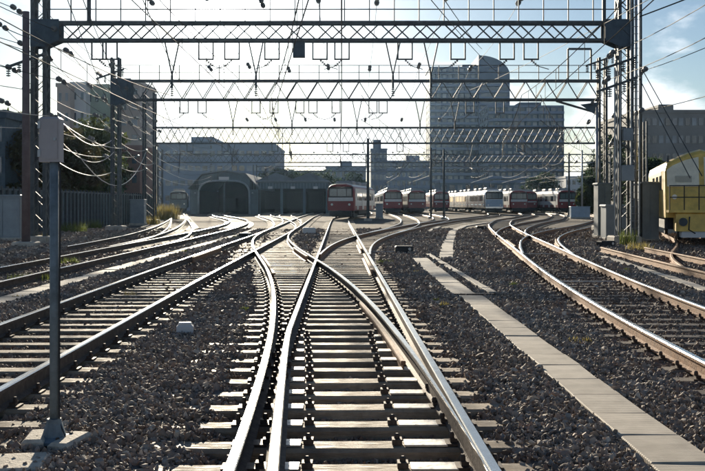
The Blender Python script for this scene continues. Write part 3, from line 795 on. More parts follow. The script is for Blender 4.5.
for k in range(36): place('ladder_rung', rg, g1, True, (lx, ly, .7 + k * .3))
for dx, r_ in ((-.2, .035), (-.1, .025), (.02, .03)): MB().tube([(pX(617, Y1) + dx, Y1 - .4, .1), (pX(617, Y1) + dx, Y1 - .4, 8.0 + dx * 3)], r_, 8).build('conduit', 'steel_galv', g1, True)
for z_, w_ in ((3.0, .5), (4.6, .4)): MB().chamfer((pX(624, Y1), Y1 - .5, z_), (w_, .25, w_ * 1.3), .03).build('junction_box', 'cabinet_grey', g1, True)
g2 = gantry('second gantry with zigzag beam, seen below the nearest one', Y2, pX(116, Y2), pX(602, Y2), pZ(80, Y2), pZ(101, Y2), 10.6, .55, 1.25, chord=.13,
       rail_z=(pZ(66, Y2), pZ(73, Y2)), us=U((184, 202, 256, 274, 300, 313, 336, 373, 383, 470, 500), Y2, .5, .7), vs=[(pX(x, Y2), .55, 1.35, .4) for x in (233, 292, 357, 420, 455)], xlace=False, gus=(1.6, 0), handpost=1.2)
xr2 = pX(602, Y2)
MB().prism([(xr2 - .3, pZ(101, Y2) - 1.0), (xr2 - .3, pZ(101, Y2) - .1), (xr2 - 1.4, pZ(101, Y2) - .25)][::-1], Y2 - .31, Y2 - .29).build('knee_plate', 'steel_blue', g2, True)
MB().bar((xr2 - 2.8, Y2, pZ(101, Y2)), (xr2 - .3, Y2, pZ(113, Y2)), .12).build('knee_brace', 'steel_dark', g2, True)
f = MB(); p0 = px(568, 80, Y2); p1 = px(591, 80, Y2); zt_ = pZ(49, Y2)
f.bar(p0, (p0.x, Y2, zt_), .1); f.bar(p1, (p1.x, Y2, zt_), .1); f.bar((p0.x, Y2, zt_), (p1.x, Y2, zt_), .12); f.build('top_frame', 'steel_dark', g2, True)
g3 = gantry('third gantry with a fine cross laced beam and a broad left post', Y3, pX(149.5, Y3), pX(640, Y3), pZ(127, Y3), pZ(144, Y3), 11.0, 1.0, 1.3, chord=.12,
       us=U((190, 225, 275, 330, 346, 400, 520, 560), Y3, .5, .6), vs=[(pX(x, Y3), .5, 1.2, .3) for x in (232, 366, 470)], gus=(0, 0), Hr=8.6)
g4 = gantry('fourth gantry, thin, crossing in front of the far trains', Y4, pX(160, Y4), pX(612, Y4), pZ(154, Y4), pZ(163, Y4), 8.6, .7, 1.4, chord=.12, us=U((340, 395, 470, 545), Y4, .5, .5), gus=(0, 0))
g5 = gantry('farthest gantry, small and pale behind the fourth one', Y5, pX(255, Y5), pX(600, Y5), pZ(166, Y5), pZ(172, Y5), 8.4, .7, 2.4, chord=.13, gus=(0, 0))

# slender poles standing in the yard
def mast(x, y_base_Y, top, r, label, m='steel_dark', arm=None, r2=None):
    X = pX(x, y_base_Y); t = thing('catenary_mast', label, 'mast', (X, y_base_Y, 0))
    MB().tube([(0, 0, 0), (0, 0, top)], r, 10, r2=r2 or r * .8).build('pole', m, t, smooth=True)
    MB().chamfer((0, 0, .1), (r * 5, r * 5, .3), .05).build('footing', 'concrete', t)
    if arm:
        for dx, z in arm:
            o = MB(); o.bar((0, 0, z), (dx, 0, z + .15), .06); o.bar((0, 0, z - .7), (dx * .8, 0, z + .1), .045)
            o.build('bracket_arm', m, t)
            i = MB(); insulator(i, (dx, 0, z + .15), (dx, 0, z - .3), 4, .07); i.build('insulator', 'insulator', t)
    return t
mast(26, 37, 9.2, .17, 'thick grey-brown pole left of the near left gantry post', 'pole_brown')
mast(636, 41, 12.5, .07, 'thin pole close right of the near right gantry post', 'steel_galv')
mast(641, 41.5, 12.5, .06, 'thinnest outer pole beside the near right gantry post', 'steel_dark')
mast(444, 100, 7.4, .13, 'dark pole in front of the silver train', 'steel_dark', [(-1.6, 6.2)])
mast(431, 104, 7.8, .13, 'dark pole left of the silver train', 'steel_dark', [(1.4, 6.3)])
mast(368, 92, 8.0, .15, 'dark pole right of the nearest red train', 'steel_dark', [(-1.5, 6.4)])
mast(569, 118, 8.0, .14, 'dark pole behind the points at right, nearest the rightmost train', 'steel_dark', [(-1.5, 6.2)])
mast(582, 112, 8.0, .12, 'pale pole at the trees behind the rightmost train', 'steel_galv', [(1.2, 6.4)])
mast(597, 47, 6.5, .08, 'pale round pole left of the near right gantry post', 'steel_galv')

# ------------------------------------------------------------------ wires
def sag_line(p, q, sag, n=12):
    p, q = Vector(p), Vector(q); out = []
    for i in range(n + 1):
        t = i / n; v = p.lerp(q, t); v.z -= sag * 4 * t * (1 - t); out.append(v)
    return out
SPANS = [-12, 40, 58, 80, 122, 165]
def catenary(key, label, ya, yb, zc=5.25, hm=1.05):
    p = PLAN[key]; t = thing('overhead_line', label, 'overhead wire', (float(p.x(max(ya, 6))), max(ya, 6), 0), group='contact wires above the tracks')
    c, m_, d = MB(), MB(), MB()
    for a, b_ in zip(SPANS[:-1], SPANS[1:]):
        a, b_ = max(a, ya), min(b_, yb)
        if b_ - a < 4: continue
        n = 14; mp = []; cp = []
        for i in range(n + 1):
            y = a + (b_ - a) * i / n; u = i / n; x = float(p.x(max(a, p.y0))) * (1 - u) + float(p.x(b_)) * u
            mp.append((x, y, zc + hm - .55 * 4 * u * (1 - u))); cp.append((x, y, zc))
            if 0 < i < n: d.bar((x, y, zc), (x, y, mp[-1][2]), .014)
        m_.tube(mp, .015, 4); c.tube(cp, .014, 4)
    c.build('contact_wire', 'wire', t, True); m_.build('messenger_wire', 'wire', t, True); d.build('dropper_wires', 'wire', t, True)['kind'] = 'stuff'
catenary('S', 'overhead line above the middle track', -12, 98)
catenary('L1', 'overhead line above the track beside the white marker box', -12, 150)
catenary('L2', 'overhead line above the track into the arched shed', 5, 150)
catenary('R0', 'overhead line above the track curving right from the middle', 40, 165)
catenary('R1', 'overhead line above the track right of the walkway', 2, 165)
catenary('R2', 'overhead line above the track to the rightmost train', 40, 165)
catenary('R3', 'overhead line above the track to the small red train between two others', 58, 165)
catenary('R6', 'overhead line above the silver train', 80, 165)
catenary('L3', 'overhead line above the track of the far left train', 40, 165)
catenary('C3', 'overhead line left of the nearest red train', 66, 150)
catenary('R8', 'overhead line above the second red train', 58, 165)
catenary('D', 'overhead line swinging left from the middle track', 12, 54)
catenary('C2', 'overhead line above the bend to the dark shed', 58, 150)

def feeder(pts, label, m='wire', r=.02, sag=.5, ins=True, grp='feeder wires along the gantry posts'):
    b = MB(); allp = []
    for p, q in zip(pts[:-1], pts[1:]): b.tube(sag_line(p, q, sag * (Vector(q) - Vector(p)).length / 40), r, 5)
    t = thing('feeder_wire', label, 'wire', pts[0], group=grp)
    b.build('cable', m, t, True)
    if ins:
        for p, q in zip(pts[:-1], pts[1:]):
            p, q = Vector(p), Vector(q); d = (q - p).normalized()
            for e, s in ((p, 1), (q, -1)):
                if e.y < 10: continue
                i = MB(); insulator(i, e + d * s * .3, e + d * s * .58, 3, .115); i.build('insulator', 'insulator', t, True)
    return t
xl1, xl2, xl3 = pX(40.5, Y1), pX(116, Y2), pX(149.5, Y3)
xr1, xr2_, xr3 = pX(624, Y1), pX(602, Y2), pX(640, Y3)
# left bundle: from behind the camera, past the left posts, into the yard
LB = [(-1.0, 9.9, 'highest dark feeder wire left of the near gantry post', 'wire'), (-.7, 8.4, 'dark feeder wire below the highest one, left of the near gantry post', 'wire'), (-1.2, 7.4, 'dark feeder wire at the height of the left corner plate', 'wire'),
      (.7, 9.0, 'feeder wire just inside the left gantry post', 'wire'), (-.5, 6.5, 'pale feeder wire in the middle of the left bundle', 'wire_bright'), (.55, 5.4, 'pale sagging cable in front of the left building', 'wire_bright'), (-.6, 4.9, 'pale cable low on the left gantry post', 'wire_bright')]
LB += [(-1.6, 9.2, 'outermost dark feeder wire at the upper left', 'wire'), (-.25, 10.4, 'dark wire above the left corner plate', 'wire'), (.3, 7.9, 'dark wire passing behind the left corner plate', 'wire'), (-1.5, 6.0, 'dark wire left of the slim sign box', 'wire'), (.9, 6.9, 'dark wire right of the left gantry post at mid height', 'wire'), (1.2, 8.1, 'dark wire right of the left gantry post below the beam', 'wire')]
for dx, z, lb, m in LB:
    feeder([(xl1 + dx + 1.0, 2, z + .5), (xl1 + dx, Y1, z), (xl2 + dx, Y2, z - .3), (xl3 + dx * .7, Y3, z - .3), (xl3 - 1, Y4, z - .2)], lb, m, .016, .9)
for k, (x0, y0, x1, y1, sag) in enumerate(((62, 122, 112, 140, .9), (60, 140, 114, 152, 1.1), (75, 150, 146, 152, 1.3), (55, 160, 112, 172, .6))):
    feeder([px(x0, y0, 42), px(x1, y1, 58 if x1 < 130 else 78)], ['bright looping cable above the fence, uppermost of four', 'bright looping cable above the fence, second of four', 'deepest hanging bright cable by the broad lattice post', 'lowest bright cable above the fence'][k], 'wire_bright', .02, sag * 1.8, False, 'bright cables hanging above the fence')
RB = [(.75, 7.3, 'feeder wire with big insulators right of the near gantry post'), (-.8, 6.9, 'feeder wire left of the near right gantry post'), (.6, 5.6, 'lower feeder wire right of the near gantry post'), (-.6, 8.0, 'feeder wire under the right corner plate')]
for dx, z, lb in RB:
    feeder([(xr1 + dx - .5, 8, z + .9), (xr1 + dx, Y1, z), (xr2_ + dx, Y2, z - .2), (xr3 + dx - 6, Y3, z - .4), (xr2_ + 9 + dx, Y4, z - .5)], lb, 'wire', .014, .8)
for k, (x, zz) in enumerate(((150, .9), (205, 1.1), (262, .8), (318, 1.0), (377, .9), (447, 1.1), (520, .9))):
    X1_ = pX(x, Y1); feeder([(X1_ * .9, 10, 10.2 + zz), (X1_, Y1, pZ(22, Y1) + zz), (X1_ * 1.02, Y2, pZ(80, Y2) + zz * .8), (X1_ * 1.04, Y3, pZ(127, Y3) + .6), (X1_ * 1.3, Y4, 8.2)],
        'thin wire carried above the beams, %s' % ('left of the first V hanger', 'between the two left V hangers', 'just right of the second V hanger', 'above the hanging signal box', 'left of the third V hanger', 'right of the fourth V hanger', 'towards the right corner plate')[k], 'wire', .011, .7, True, 'thin wires carried above the gantry beams')
feeder([px(639, 17, 41), px(740, -22, 36)], 'wire leaving the top right gantry post towards the upper right', 'wire', .03, .1, False)
for (x0, y0, x1, y1, lb) in ((638, 62, 702, 176, 'guy wire slanting down in front of the yellow vehicle, upper one'), (637, 74, 690, 178, 'guy wire slanting down in front of the yellow vehicle, lower one')):
    feeder([px(x0, y0, 40), px(x1, y1, 32)], lb, 'wire', .018, .02, False, 'guy wires at the right gantry post')
for (x0, y0, Ya, x1, y1, Yb, lb) in ((398, -40, 20, 500, 75, 58, 'wire crossing the sky diagonally over the tall apartment tower'), (425, -30, 20, 482, 49, 58, 'wire crossing the sky diagonally, left of the tower top'), (720, -40, 25, 470, 90, 80, 'long wire running down from the upper right to the third gantry'),
        (130, -30, 18, 190, 100, 58, 'faint wire dropping through the sun glare'), (60, -20, 22, 120, 130, 60, 'steep wire behind the left corner plate'), (75, -20, 22, 135, 120, 60, 'steep wire right of the left corner plate')):
    feeder([px(x0, y0, Ya), px(x1, y1, Yb)], lb, 'wire', .013, .15, False, 'wires crossing the sky')
# insulator clusters on arms at the right posts
for (x, y, Y, lb) in ((598, 62, 57, 'arm with disc insulators on the second right post'), (613, 66, 40, 'arm with disc insulators on the near right post, upper'), (614, 86, 40, 'arm with disc insulators on the near right post, lower'), (30, 62, 40, 'arm with disc insulators on the near left post'), (112, 75, 58, 'arm with disc insulators on the second left post')):
    c = px(x, y, Y); t = thing('insulator_arm', lb, 'insulator', c, group='insulator arms on the posts')
    MB().bar((-.85, -.45, -.3), (.85, -.45, .3), .08, .1).build('arm', 'steel_dark', t)
    for dx in (-.75, -.3, .3, .75):
        i = MB(); insulator(i, (dx, -.45, dx * .35 - .05), (dx, -.45, dx * .35 - .42), 4, .09); i.build('insulator', 'insulator', t)

# ------------------------------------------------------------------ trains
def train(label, x, y, h, style, cars=2, L=18.0, group='trains parked in the yard'):
    t = thing('commuter_train', label, 'train', (x, y, 0), -h, group)
    body_m = {'red': 'train_red', 'silver': 'train_silver', 'old': 'train_red', 'dark': 'shed_wall'}[style]
    half = [(1.33, .98), (1.40, 1.12), (1.42, 1.9), (1.40, 2.95), (1.30, 3.32), (1.02, 3.56), (.5, 3.68)]
    prof = [(-a, b_) for a, b_ in half] + [(a, b_) for a, b_ in half[::-1]]; n = len(prof)
    for c in range(cars):
        y0 = c * (L + .45); b = MB(); vs = []; fs = []
        secs = [(y0, .90, .97), (y0 + .12, .965, .99), (y0 + .4, 1, 1), (y0 + L, 1, 1)]
        for yy, sx, sz in secs: vs += [(a * sx, yy, 1.0 + (b_ - 1.0) * sz) for a, b_ in prof]
        for i in range(3):
            for k in range(n): fs.append((i * n + k, (i + 1) * n + k, (i + 1) * n + (k + 1) % n, i * n + (k + 1) % n))
        fs.append(tuple(range(n))); fs.append(tuple(range(4 * n - 1, 3 * n - 1, -1)))
        b.add(vs, fs); car = b.build('car_body', body_m, t)
        r = MB(); r.add([(a * .99, yy, b_ + .02) for yy in (y0 + .5, y0 + L - .1) for a, b_ in prof[4:-4]], [(i, i + 1, i + 7 - 0, i + 6) for i in range(5)]) if False else None
        rf = MB(); arc = [(-1.22, 3.42), (-1.0, 3.59), (-.5, 3.71), (.5, 3.71), (1.0, 3.59), (1.22, 3.42), (1.0, 3.5), (-1.0, 3.5)]
        rf.prism(arc[::-1], y0 + .45, y0 + L - .1); rf.build('roof', 'train_white' if style != 'dark' else 'train_roof', car)
        for k in range(3): MB().chamfer((0, y0 + 3.6 + k * 5.2, 3.86), (1.7, 2.4, .34), .1).build('roof_unit', 'train_roof', car)
        u = MB(); u.box((0, y0 + L / 2, .78), (2.3, L * .42, .45)); u.build('underfloor_gear', 'under_dark', car)
        for bx in (3.0, L - 3.0):
            bg = MB(); bg.box((0, y0 + bx, .52), (2.2, 2.9, .34))
            for wy in (-1.05, 1.05):
                for s in (-1, 1): bg.lathe((s * .75, y0 + bx + wy, .22 + .43), [(.43, -.065), (.43, .065)], 14, 'X')
            bg.build('bogie', 'under_dark', car)
        for s in (-1, 1):                              # side stripe, windows and doors
            xs_ = s * 1.417
            if style in ('red', 'old'):
                MB().box((xs_, y0 + L / 2 + .2, 2.33 if style == 'red' else 1.75), (.016, L - .9, 1.75 if style == 'red' else .22)).build('white_stripe', 'train_white', car)
            if style == 'silver': MB().box((xs_, y0 + L / 2 + .2, 1.5), (.012, L - .9, .16)).build('colour_stripe', 'train_blue', car)
            for k in range(4):
                yc = y0 + 2.4 + k * 4.3
                d = MB().box((xs_ + s * .012, yc, 2.05), (.02, 1.25, 1.95)).build('door', 'train_white' if style == 'red' else body_m, car)
                for q in (-.32, .32): MB().box((xs_ + s * .026, yc + q, 2.42), (.012, .42, .78)).build('door_window', 'glass_dark', car)
                if k < 3:
                    for q in (-.62, .62): MB().box((xs_ + s * .014, yc + 2.15 + q, 2.42), (.014, 1.1, .82)).build('window', 'glass_dark', car)
        if c == 0:
            fy = y0 - .012
            MB().chamfer((0, y0 + .05, .72), (2.2, .4, .5), .06).build('skirt', 'under_dark', car)
            MB().box((0, fy, 2.84), (2.44, .03, 1.08)).build('window_surround', 'black_box', car)
            for xx, w in ((-.74, .72), (0.12, .86), (.86, .46)): MB().box((xx, fy - .022, 2.80), (w, .014, .74)).build('windscreen', 'glass_pale', car)
            if style == 'red':
                MB().box((0, fy, 2.12), (2.5, .034, .36)).build('front_band', 'train_white', car); MB().box((0, fy - .001, 1.5), (2.5, .03, .84)).build('front_panel', 'train_red', car)
            elif style == 'old': MB().box((0, fy, 1.95), (2.46, .034, .2)).build('front_band', 'train_white', car)
            elif style == 'silver': MB().box((0, fy, 1.75), (2.46, .034, 1.05)).build('front_panel', 'train_blue', car)
            for s in (-1, 1):
                MB().lathe((s * .88, fy - .05, 1.6 if style != 'silver' else 1.45), [(.12, 0), (.12, .04)], 10, 'Y').build('headlight', 'lamp_glass', car)
            MB().box((0, fy - .02, 3.32), (.9, .02, .11)).build('destination_sign', 'glass_dark', car)
            cp = MB(); cp.box((0, y0 - .25, .86), (.22, .5, .2)); cp.box((0, y0 - .52, .86), (.36, .1, .3)); cp.build('coupler', 'under_dark', car)
        pg = MB()                                       # pantograph
        py = y0 + L * .36
        for s in (-1, 1):
            pg.bar((s * .5, py - .6, 4.05), (s * .55, py + .5, 4.55), .05); pg.bar((s * .55, py + .5, 4.55), (s * .5, py - .1, 5.1), .04)
        pg.bar((-.8, py - .1, 5.14), (.8, py - .1, 5.14), .06); pg.bar((-.8, py + .25, 5.14), (.8, py + .25, 5.14), .06)
        pg.build('pantograph', 'steel_dark', car)
    return t
def on(key, y): return float(PLAN[key].x(y)), math.atan(float(PLAN[key].slope(y)))
x_, h_ = on('S', 95); train('nearest red and white train, facing the camera at the end of the middle track', x_, 95, .135, 'red', 1)
train('red train second from the left of the red ones, beside the dark pole', 5.9, 138, 0.0, 'red', 3)
train('red train with a pale windscreen, third from the left of the red ones', 9.85, 145, 0.0, 'red', 3)
train('small far train mostly hidden left of the silver train', 15.0, 160, 0.0, 'old', 1)
train('long silver train with blue-grey front, side gleaming in the sun', 20.6, 138, -.012, 'silver', 4)
train('red and white train just right of the silver train', 25.6, 146, 0.0, 'red', 3)
train('dark red train between two red and white trains at right', 29.2, 157, 0.0, 'old', 2)
train('rightmost red and white train', 32.4, 143, 0.0, 'red', 2)
x_, h_ = on('L3', 150); train('dark train on the far left beside the arched shed', x_, 150, h_ * .9, 'dark', 1)

# ------------------------------------------------------------------ yellow work vehicle at right
x_, y_, h_ = 14.05, 38.2, .24
t = thing('work_vehicle', 'yellow track work vehicle with cream upper front at the right edge', 'work vehicle', (x_, y_, 0), -h_)
def vx(b, name, m, p=t): return b.build(name, m, p)
sec = [(-1.40, 1.15), (-1.42, 2.2), (-1.42, 3.1), (-1.34, 3.40), (-1.05, 3.58), (-.5, 3.82), (0, 3.95), (.5, 3.82), (1.05, 3.58), (1.34, 3.40), (1.42, 3.1), (1.42, 2.2), (1.40, 1.15)]
b = MB(); vs = []; fs = []; n = len(sec)
for yy, sx, sz in ((.0, .94, .93), (.12, .985, .975), (.4, 1, 1), (10, 1, 1)): vs += [(a * sx, yy + max(0, c_ - 2.3) * .22, 1.30 + (c_ - 1.30) * sz) for a, c_ in sec]
for i in range(3):
    for k in range(n): fs.append((i * n + k, (i + 1) * n + k, (i + 1) * n + (k + 1) % n, i * n + (k + 1) % n))
fs += [tuple(range(n)), tuple(range(4 * n - 1, 3 * n - 1, -1))]
b.add(vs, fs); bd = vx(b, 'body', 'yellow_paint')
b = MB()                                              # cream upper front with a post in the middle
for x0, x1 in ((-1.26, -.12), (.12, 1.26)):
    so = -1 if x0 < 0 else 1; xo, xi = so * 1.33, so * .10
    po = [(xo, 2.42), (xi, 2.42), (xi, 3.62), (so * .6, 3.50), (so * 1.1, 3.28), (xo, 3.1)]
    if so > 0: po = po[::-1]
    vs = [(x, z * .0 - .03 + max(0, z - 2.3) * .24, z) for x, z in po]; vs2 = [(x, y + .06, z) for x, y, z in vs]; k = len(po)
    b.add(vs + vs2, [tuple(range(k)), tuple(range(2 * k - 1, k - 1, -1))] + [(i, i + k, (i + 1) % k + k, (i + 1) % k) for i in range(k)])
vx(b, 'upper_front', 'cream_paint')
for xx in (-.7, .7): MB().box((xx, .055, 2.72), (.62, .05, .26)).build('windscreen', 'glass_pale', bd)
vx(MB().box((0, -.42, 1.42), (2.7, .86, .10)), 'platform', 'yellow_paint')
b = MB()
for xx in (-1.3, -.75, -.2, .35, .9, 1.3): b.box((xx, -.82, 1.95), (.04, .04, 1.0))
for z in (2.44, 1.98): b.box((0, -.82, z), (2.64, .04, .04))
vx(b, 'railing', 'black_box')
b = MB(); b.chamfer((-.1, -.1, 1.0), (1.9, 1.2, .75), .06); vx(b, 'front_frame', 'yellow_paint')
vx(MB().chamfer((-.1, -.3, .5), (1.5, .8, .24), .05), 'counterweight', 'panel_white')
b = MB(); b.chamfer((0, 5.6, .95), (2.4, 8.4, .6), .06); vx(b, 'chassis', 'under_dark')
for wy in (1.2, 8.0):
    for s_ in (-1, 1): vx(MB().lathe((s_ * .75, wy, .22 + .4), [(.36, -.07), (.40, -.06), (.40, .07)], 16, 'X'), 'wheel', 'under_dark')
for s_ in (-1, 1):
    vx(MB().lathe((s_ * .8, -.75, 1.0), [(.17, -.18), (.17, -.14), (.07, -.12), (.07, .3)], 12, 'Y'), 'buffer', 'steel_dark')
    vx(MB().lathe((s_ * 1.05, -.02, 2.0), [(.10, -.05), (.10, .06)], 12, 'Y'), 'headlight', 'lamp_glass')
for yy in (2.2, 4.2, 6.4): vx(MB().box((-1.425, yy, 2.6), (.03, 1.1, .62)), 'window', 'glass_dark')
b = MB(); b.tube([(-1.25, .6, 3.3), (-1.25, .6, 3.7)], .05, 8); vx(b, 'exhaust', 'steel_dark')
b = MB(); b.tube([(-.55, -.8, 1.2), (-.6, -1.0, .7), (-.35, -.9, .55)], .03, 6); vx(b, 'air_hose', 'black_box')

# ------------------------------------------------------------------ trackside cabinets, marker, sign
def cabinet(label, x0, x1, ytop, Y, dep=.8, m='cabinet_grey', group='grey equipment cabinets', doors=2):
    X0, X1, zt = pX(x0, Y), pX(x1, Y), pZ(ytop, Y); w = X1 - X0
    t = thing('equipment_cabinet', label, 'cabinet', ((X0 + X1) / 2, Y + dep / 2, 0), group=group)
    MB().chamfer((0, 0, .08), (w + .12, dep + .12, .2), .02).build('plinth', 'concrete', t)
    MB().box((0, 0, .16 + (zt - .16) / 2), (w, dep, zt - .2)).build('housing', m, t)
    MB().chamfer((0, 0, zt + .02), (w + .1, dep + .14, .08), .03).build('lid', m, t)
    for k in range(doors):
        dw = w / doors; d = MB().box((-w / 2 + dw * (k + .5), -dep / 2 - .012, .2 + (zt - .3) / 2), (dw - .05, .022, zt - .42)).build('door', m, t)
        MB().box((-w / 2 + dw * (k + .85), -dep / 2 - .035, zt * .5), (.03, .03, .18)).build('handle', 'steel_galv', d)
    return t
cabinet('tall grey cabinet between the right gantry post and the yellow vehicle', 641, 659, 183, 41.5, 1.4)
cabinet('dark grey cabinet left of the near right gantry post', 598, 611, 184, 46, m='fence_blue')
cabinet('low grey cabinet behind the near right gantry post', 606, 634, 206, 43, .9)
cabinet('pale grey cabinet at the left edge of the picture', -14, 20, 196, 43, .8)
cabinet('small grey cabinet at the end of the dark fence', 130, 144, 200, 74, .8, doors=1)
cabinet('low grey cabinet beside the dark pole near the first red train', 376, 383, 204, 104, .8, doors=1)
cabinet('low cabinet behind the rightmost points', 571, 590, 207, 105, .8, 'train_blue')

t = thing('trackside_sign', 'slim blue-grey sign post with a box on top, close to the camera at left', 'sign post', (-2.12, 6.75, 0))
MB().tube([(0, 0, .05), (0, 0, 2.12)], .031, 14).build('post', 'pole_paint', t, smooth=True)
b = MB(); b.chamfer((-.02, 0, 2.2), (.145, .10, .32), .015); sb = b.build('sign_box', 'sign_grey', t)
MB().box((-.02, -.053, 2.2), (.118, .006, .28)).build('back_cover', 'sign_grey', sb)
for zz in (2.10, 2.30): MB().box((-.088, -.05, zz), (.02, .025, .05)).build('hinge', 'steel_galv', sb)
MB().lathe((.022, -.058, 2.2), [(.012, -.008), (.012, .004)], 8, 'Y').build('lock', 'steel_galv', sb)
MB().tube([(.04, -.02, 2.04), (.05, -.02, 1.9), (.040, -.012, 1.0), (.040, -.012, .2), (.12, -.06, .05)], .007, 6).build('conduit', 'black_box', t)
MB().lathe((0, 0, .06), [(.15, 0), (.15, .02), (.085, .04), (.055, .13), (.05, .16)], 14).build('flange', 'pole_paint', t)
for k in range(4):
    a = k * math.pi / 2 + .5; MB().lathe((.12 * math.cos(a), .12 * math.sin(a), .08), [(.016, 0), (.016, .02), (.009, .03)], 6).build('bolt', 'fastening', t)
for k, (x, y, w, d, hh, rz, lb) in enumerate(((-2.24, 6.74, .15, .34, .13, .14, 'concrete footing block left of the slim sign post'), (-1.99, 6.70, .15, .38, .12, -.18, 'concrete footing block right of the slim sign post'), (-2.24, 6.12, .52, .40, .11, .16, 'broad concrete slab in front of the slim sign post'))):
    o = MB().chamfer((0, 0, hh / 2 - .02), (w, d, hh), .02).build('footing_block', 'concrete_light'); o.location = (x, y, 0); o.rotation_euler = (0, 0, rz); tag(o, lb, 'concrete block'); RECTS.append((x, y, w / 2, d / 2, 0))
t = thing('marker_box', 'small white marker box lying on the ballast between the left and middle tracks', 'marker box', (pX(185, 12.4), 12.4, .03), .15)
MB().chamfer((0, 0, .075), (.22, .16, .13), .03).build('housing', 'panel_white', t); MB().box((0, 0, .0), (.28, .2, .03)).build('base', 'black_box', t)
MB().chamfer((0, 0, .15), (.17, .12, .03), .012).build('lid', 'panel_white', t)
t = thing('marker_box', 'white box between the rails left of the nearest red train', 'marker box', (pX(309, 52), 52, .03), .1)
MB().chamfer((0, 0, .2), (.7, .5, .36), .05).build('housing', 'panel_white', t); MB().box((0, 0, .01), (.8, .6, .04)).build('base', 'concrete', t)

# ------------------------------------------------------------------ fence on the left
FX0, FY0, FX1, FY1 = -17.6, 44.0, -19.2, 92.0
t = thing('panel_fence', 'dark blue-grey panel fence with vertical stakes along the left side', 'fence', (FX0, FY0, 0))
nP = 26
pm = MB().box((0, 0, 1.25), ((FY1 - FY0) / nP - .05, .05, 2.3)).mesh('panel', 'fence_blue')
sm = MB().box((0, 0, 1.3), (.11, .11, 2.6)).mesh('stake', 'steel_dark')
ang = math.atan2(FY1 - FY0, FX1 - FX0)
for i in range(nP):
    u = (i + .5) / nP; place('panel', pm, t, True, (FX0 + (FX1 - FX0) * u, FY0 + (FY1 - FY0) * u, .05), ang)
    for w in (.0, .5):
        u = (i + w) / nP; place('stake', sm, t, True, (FX0 + .09 + (FX1 - FX0) * u, FY0 + (FY1 - FY0) * u, 0), ang)
MB().bar((FX0 + .05, FY0, 2.45), (FX1 + .05, FY1, 2.45), .12, .1).build('top_rail', 'fence_blue', t, True)
t = thing('panel_fence', 'grey panel wall behind the yellow vehicle at right', 'fence', (16.6, 52, 0))
for i in range(9): MB().box((16.6 + i * 1.5, 52 + i * .6, 1.5), (1.44, .08, 2.9)).build('panel', 'cabinet_grey', t, True); MB().box((15.85 + i * 1.5, 51.7 + i * .6, 1.55), (.12, .12, 3.1)).build('stake', 'steel_dark', t, True)

# ------------------------------------------------------------------ buildings
def block(label, x0, x1, ytop, Y, dep, wall, nx, nz, glass='tower_glass', slab=None, group=None, roof=None, z0=1.2, ww=.6, wh=.5, side=False):
    X0, X1, zt = pX(x0, Y), pX(x1, Y), pZ(ytop, Y); w = X1 - X0
    t = thing('building', label, 'building', ((X0 + X1) / 2, Y + dep / 2, 0), group=group)
    MB().box((0, 0, zt / 2), (w, dep, zt)).build('wall', wall, t)
    MB().box((0, 0, zt + .25), (w + .3, dep + .3, .5)).build('parapet', slab or wall, t)
    fh = (zt - z0) / nz; bw = w / nx
    wm = [MB().box((0, 0, 0), (bw * ww, .10, fh * wh)).mesh('window', q) for q in (glass, glass, glass, 'blind_glass')]
    for j in range(nz):
        z = z0 + (j + .5) * fh
        for i in range(nx): place('window', random.choice(wm), t, False, (-w / 2 + (i + .5) * bw, -dep / 2 - .03, z))
        if slab: MB().box((0, -dep / 2 - .35, z0 + (j + 1) * fh - .12), (w, .7, .3)).build('balcony', slab, t)
    if roof:
        for (a, b_, h) in roof: MB().chamfer((a * w / 2, 0, zt + .5 + h / 2), (b_ * w, dep * .6, h), .2).build('roof_house', wall, t)
    return t
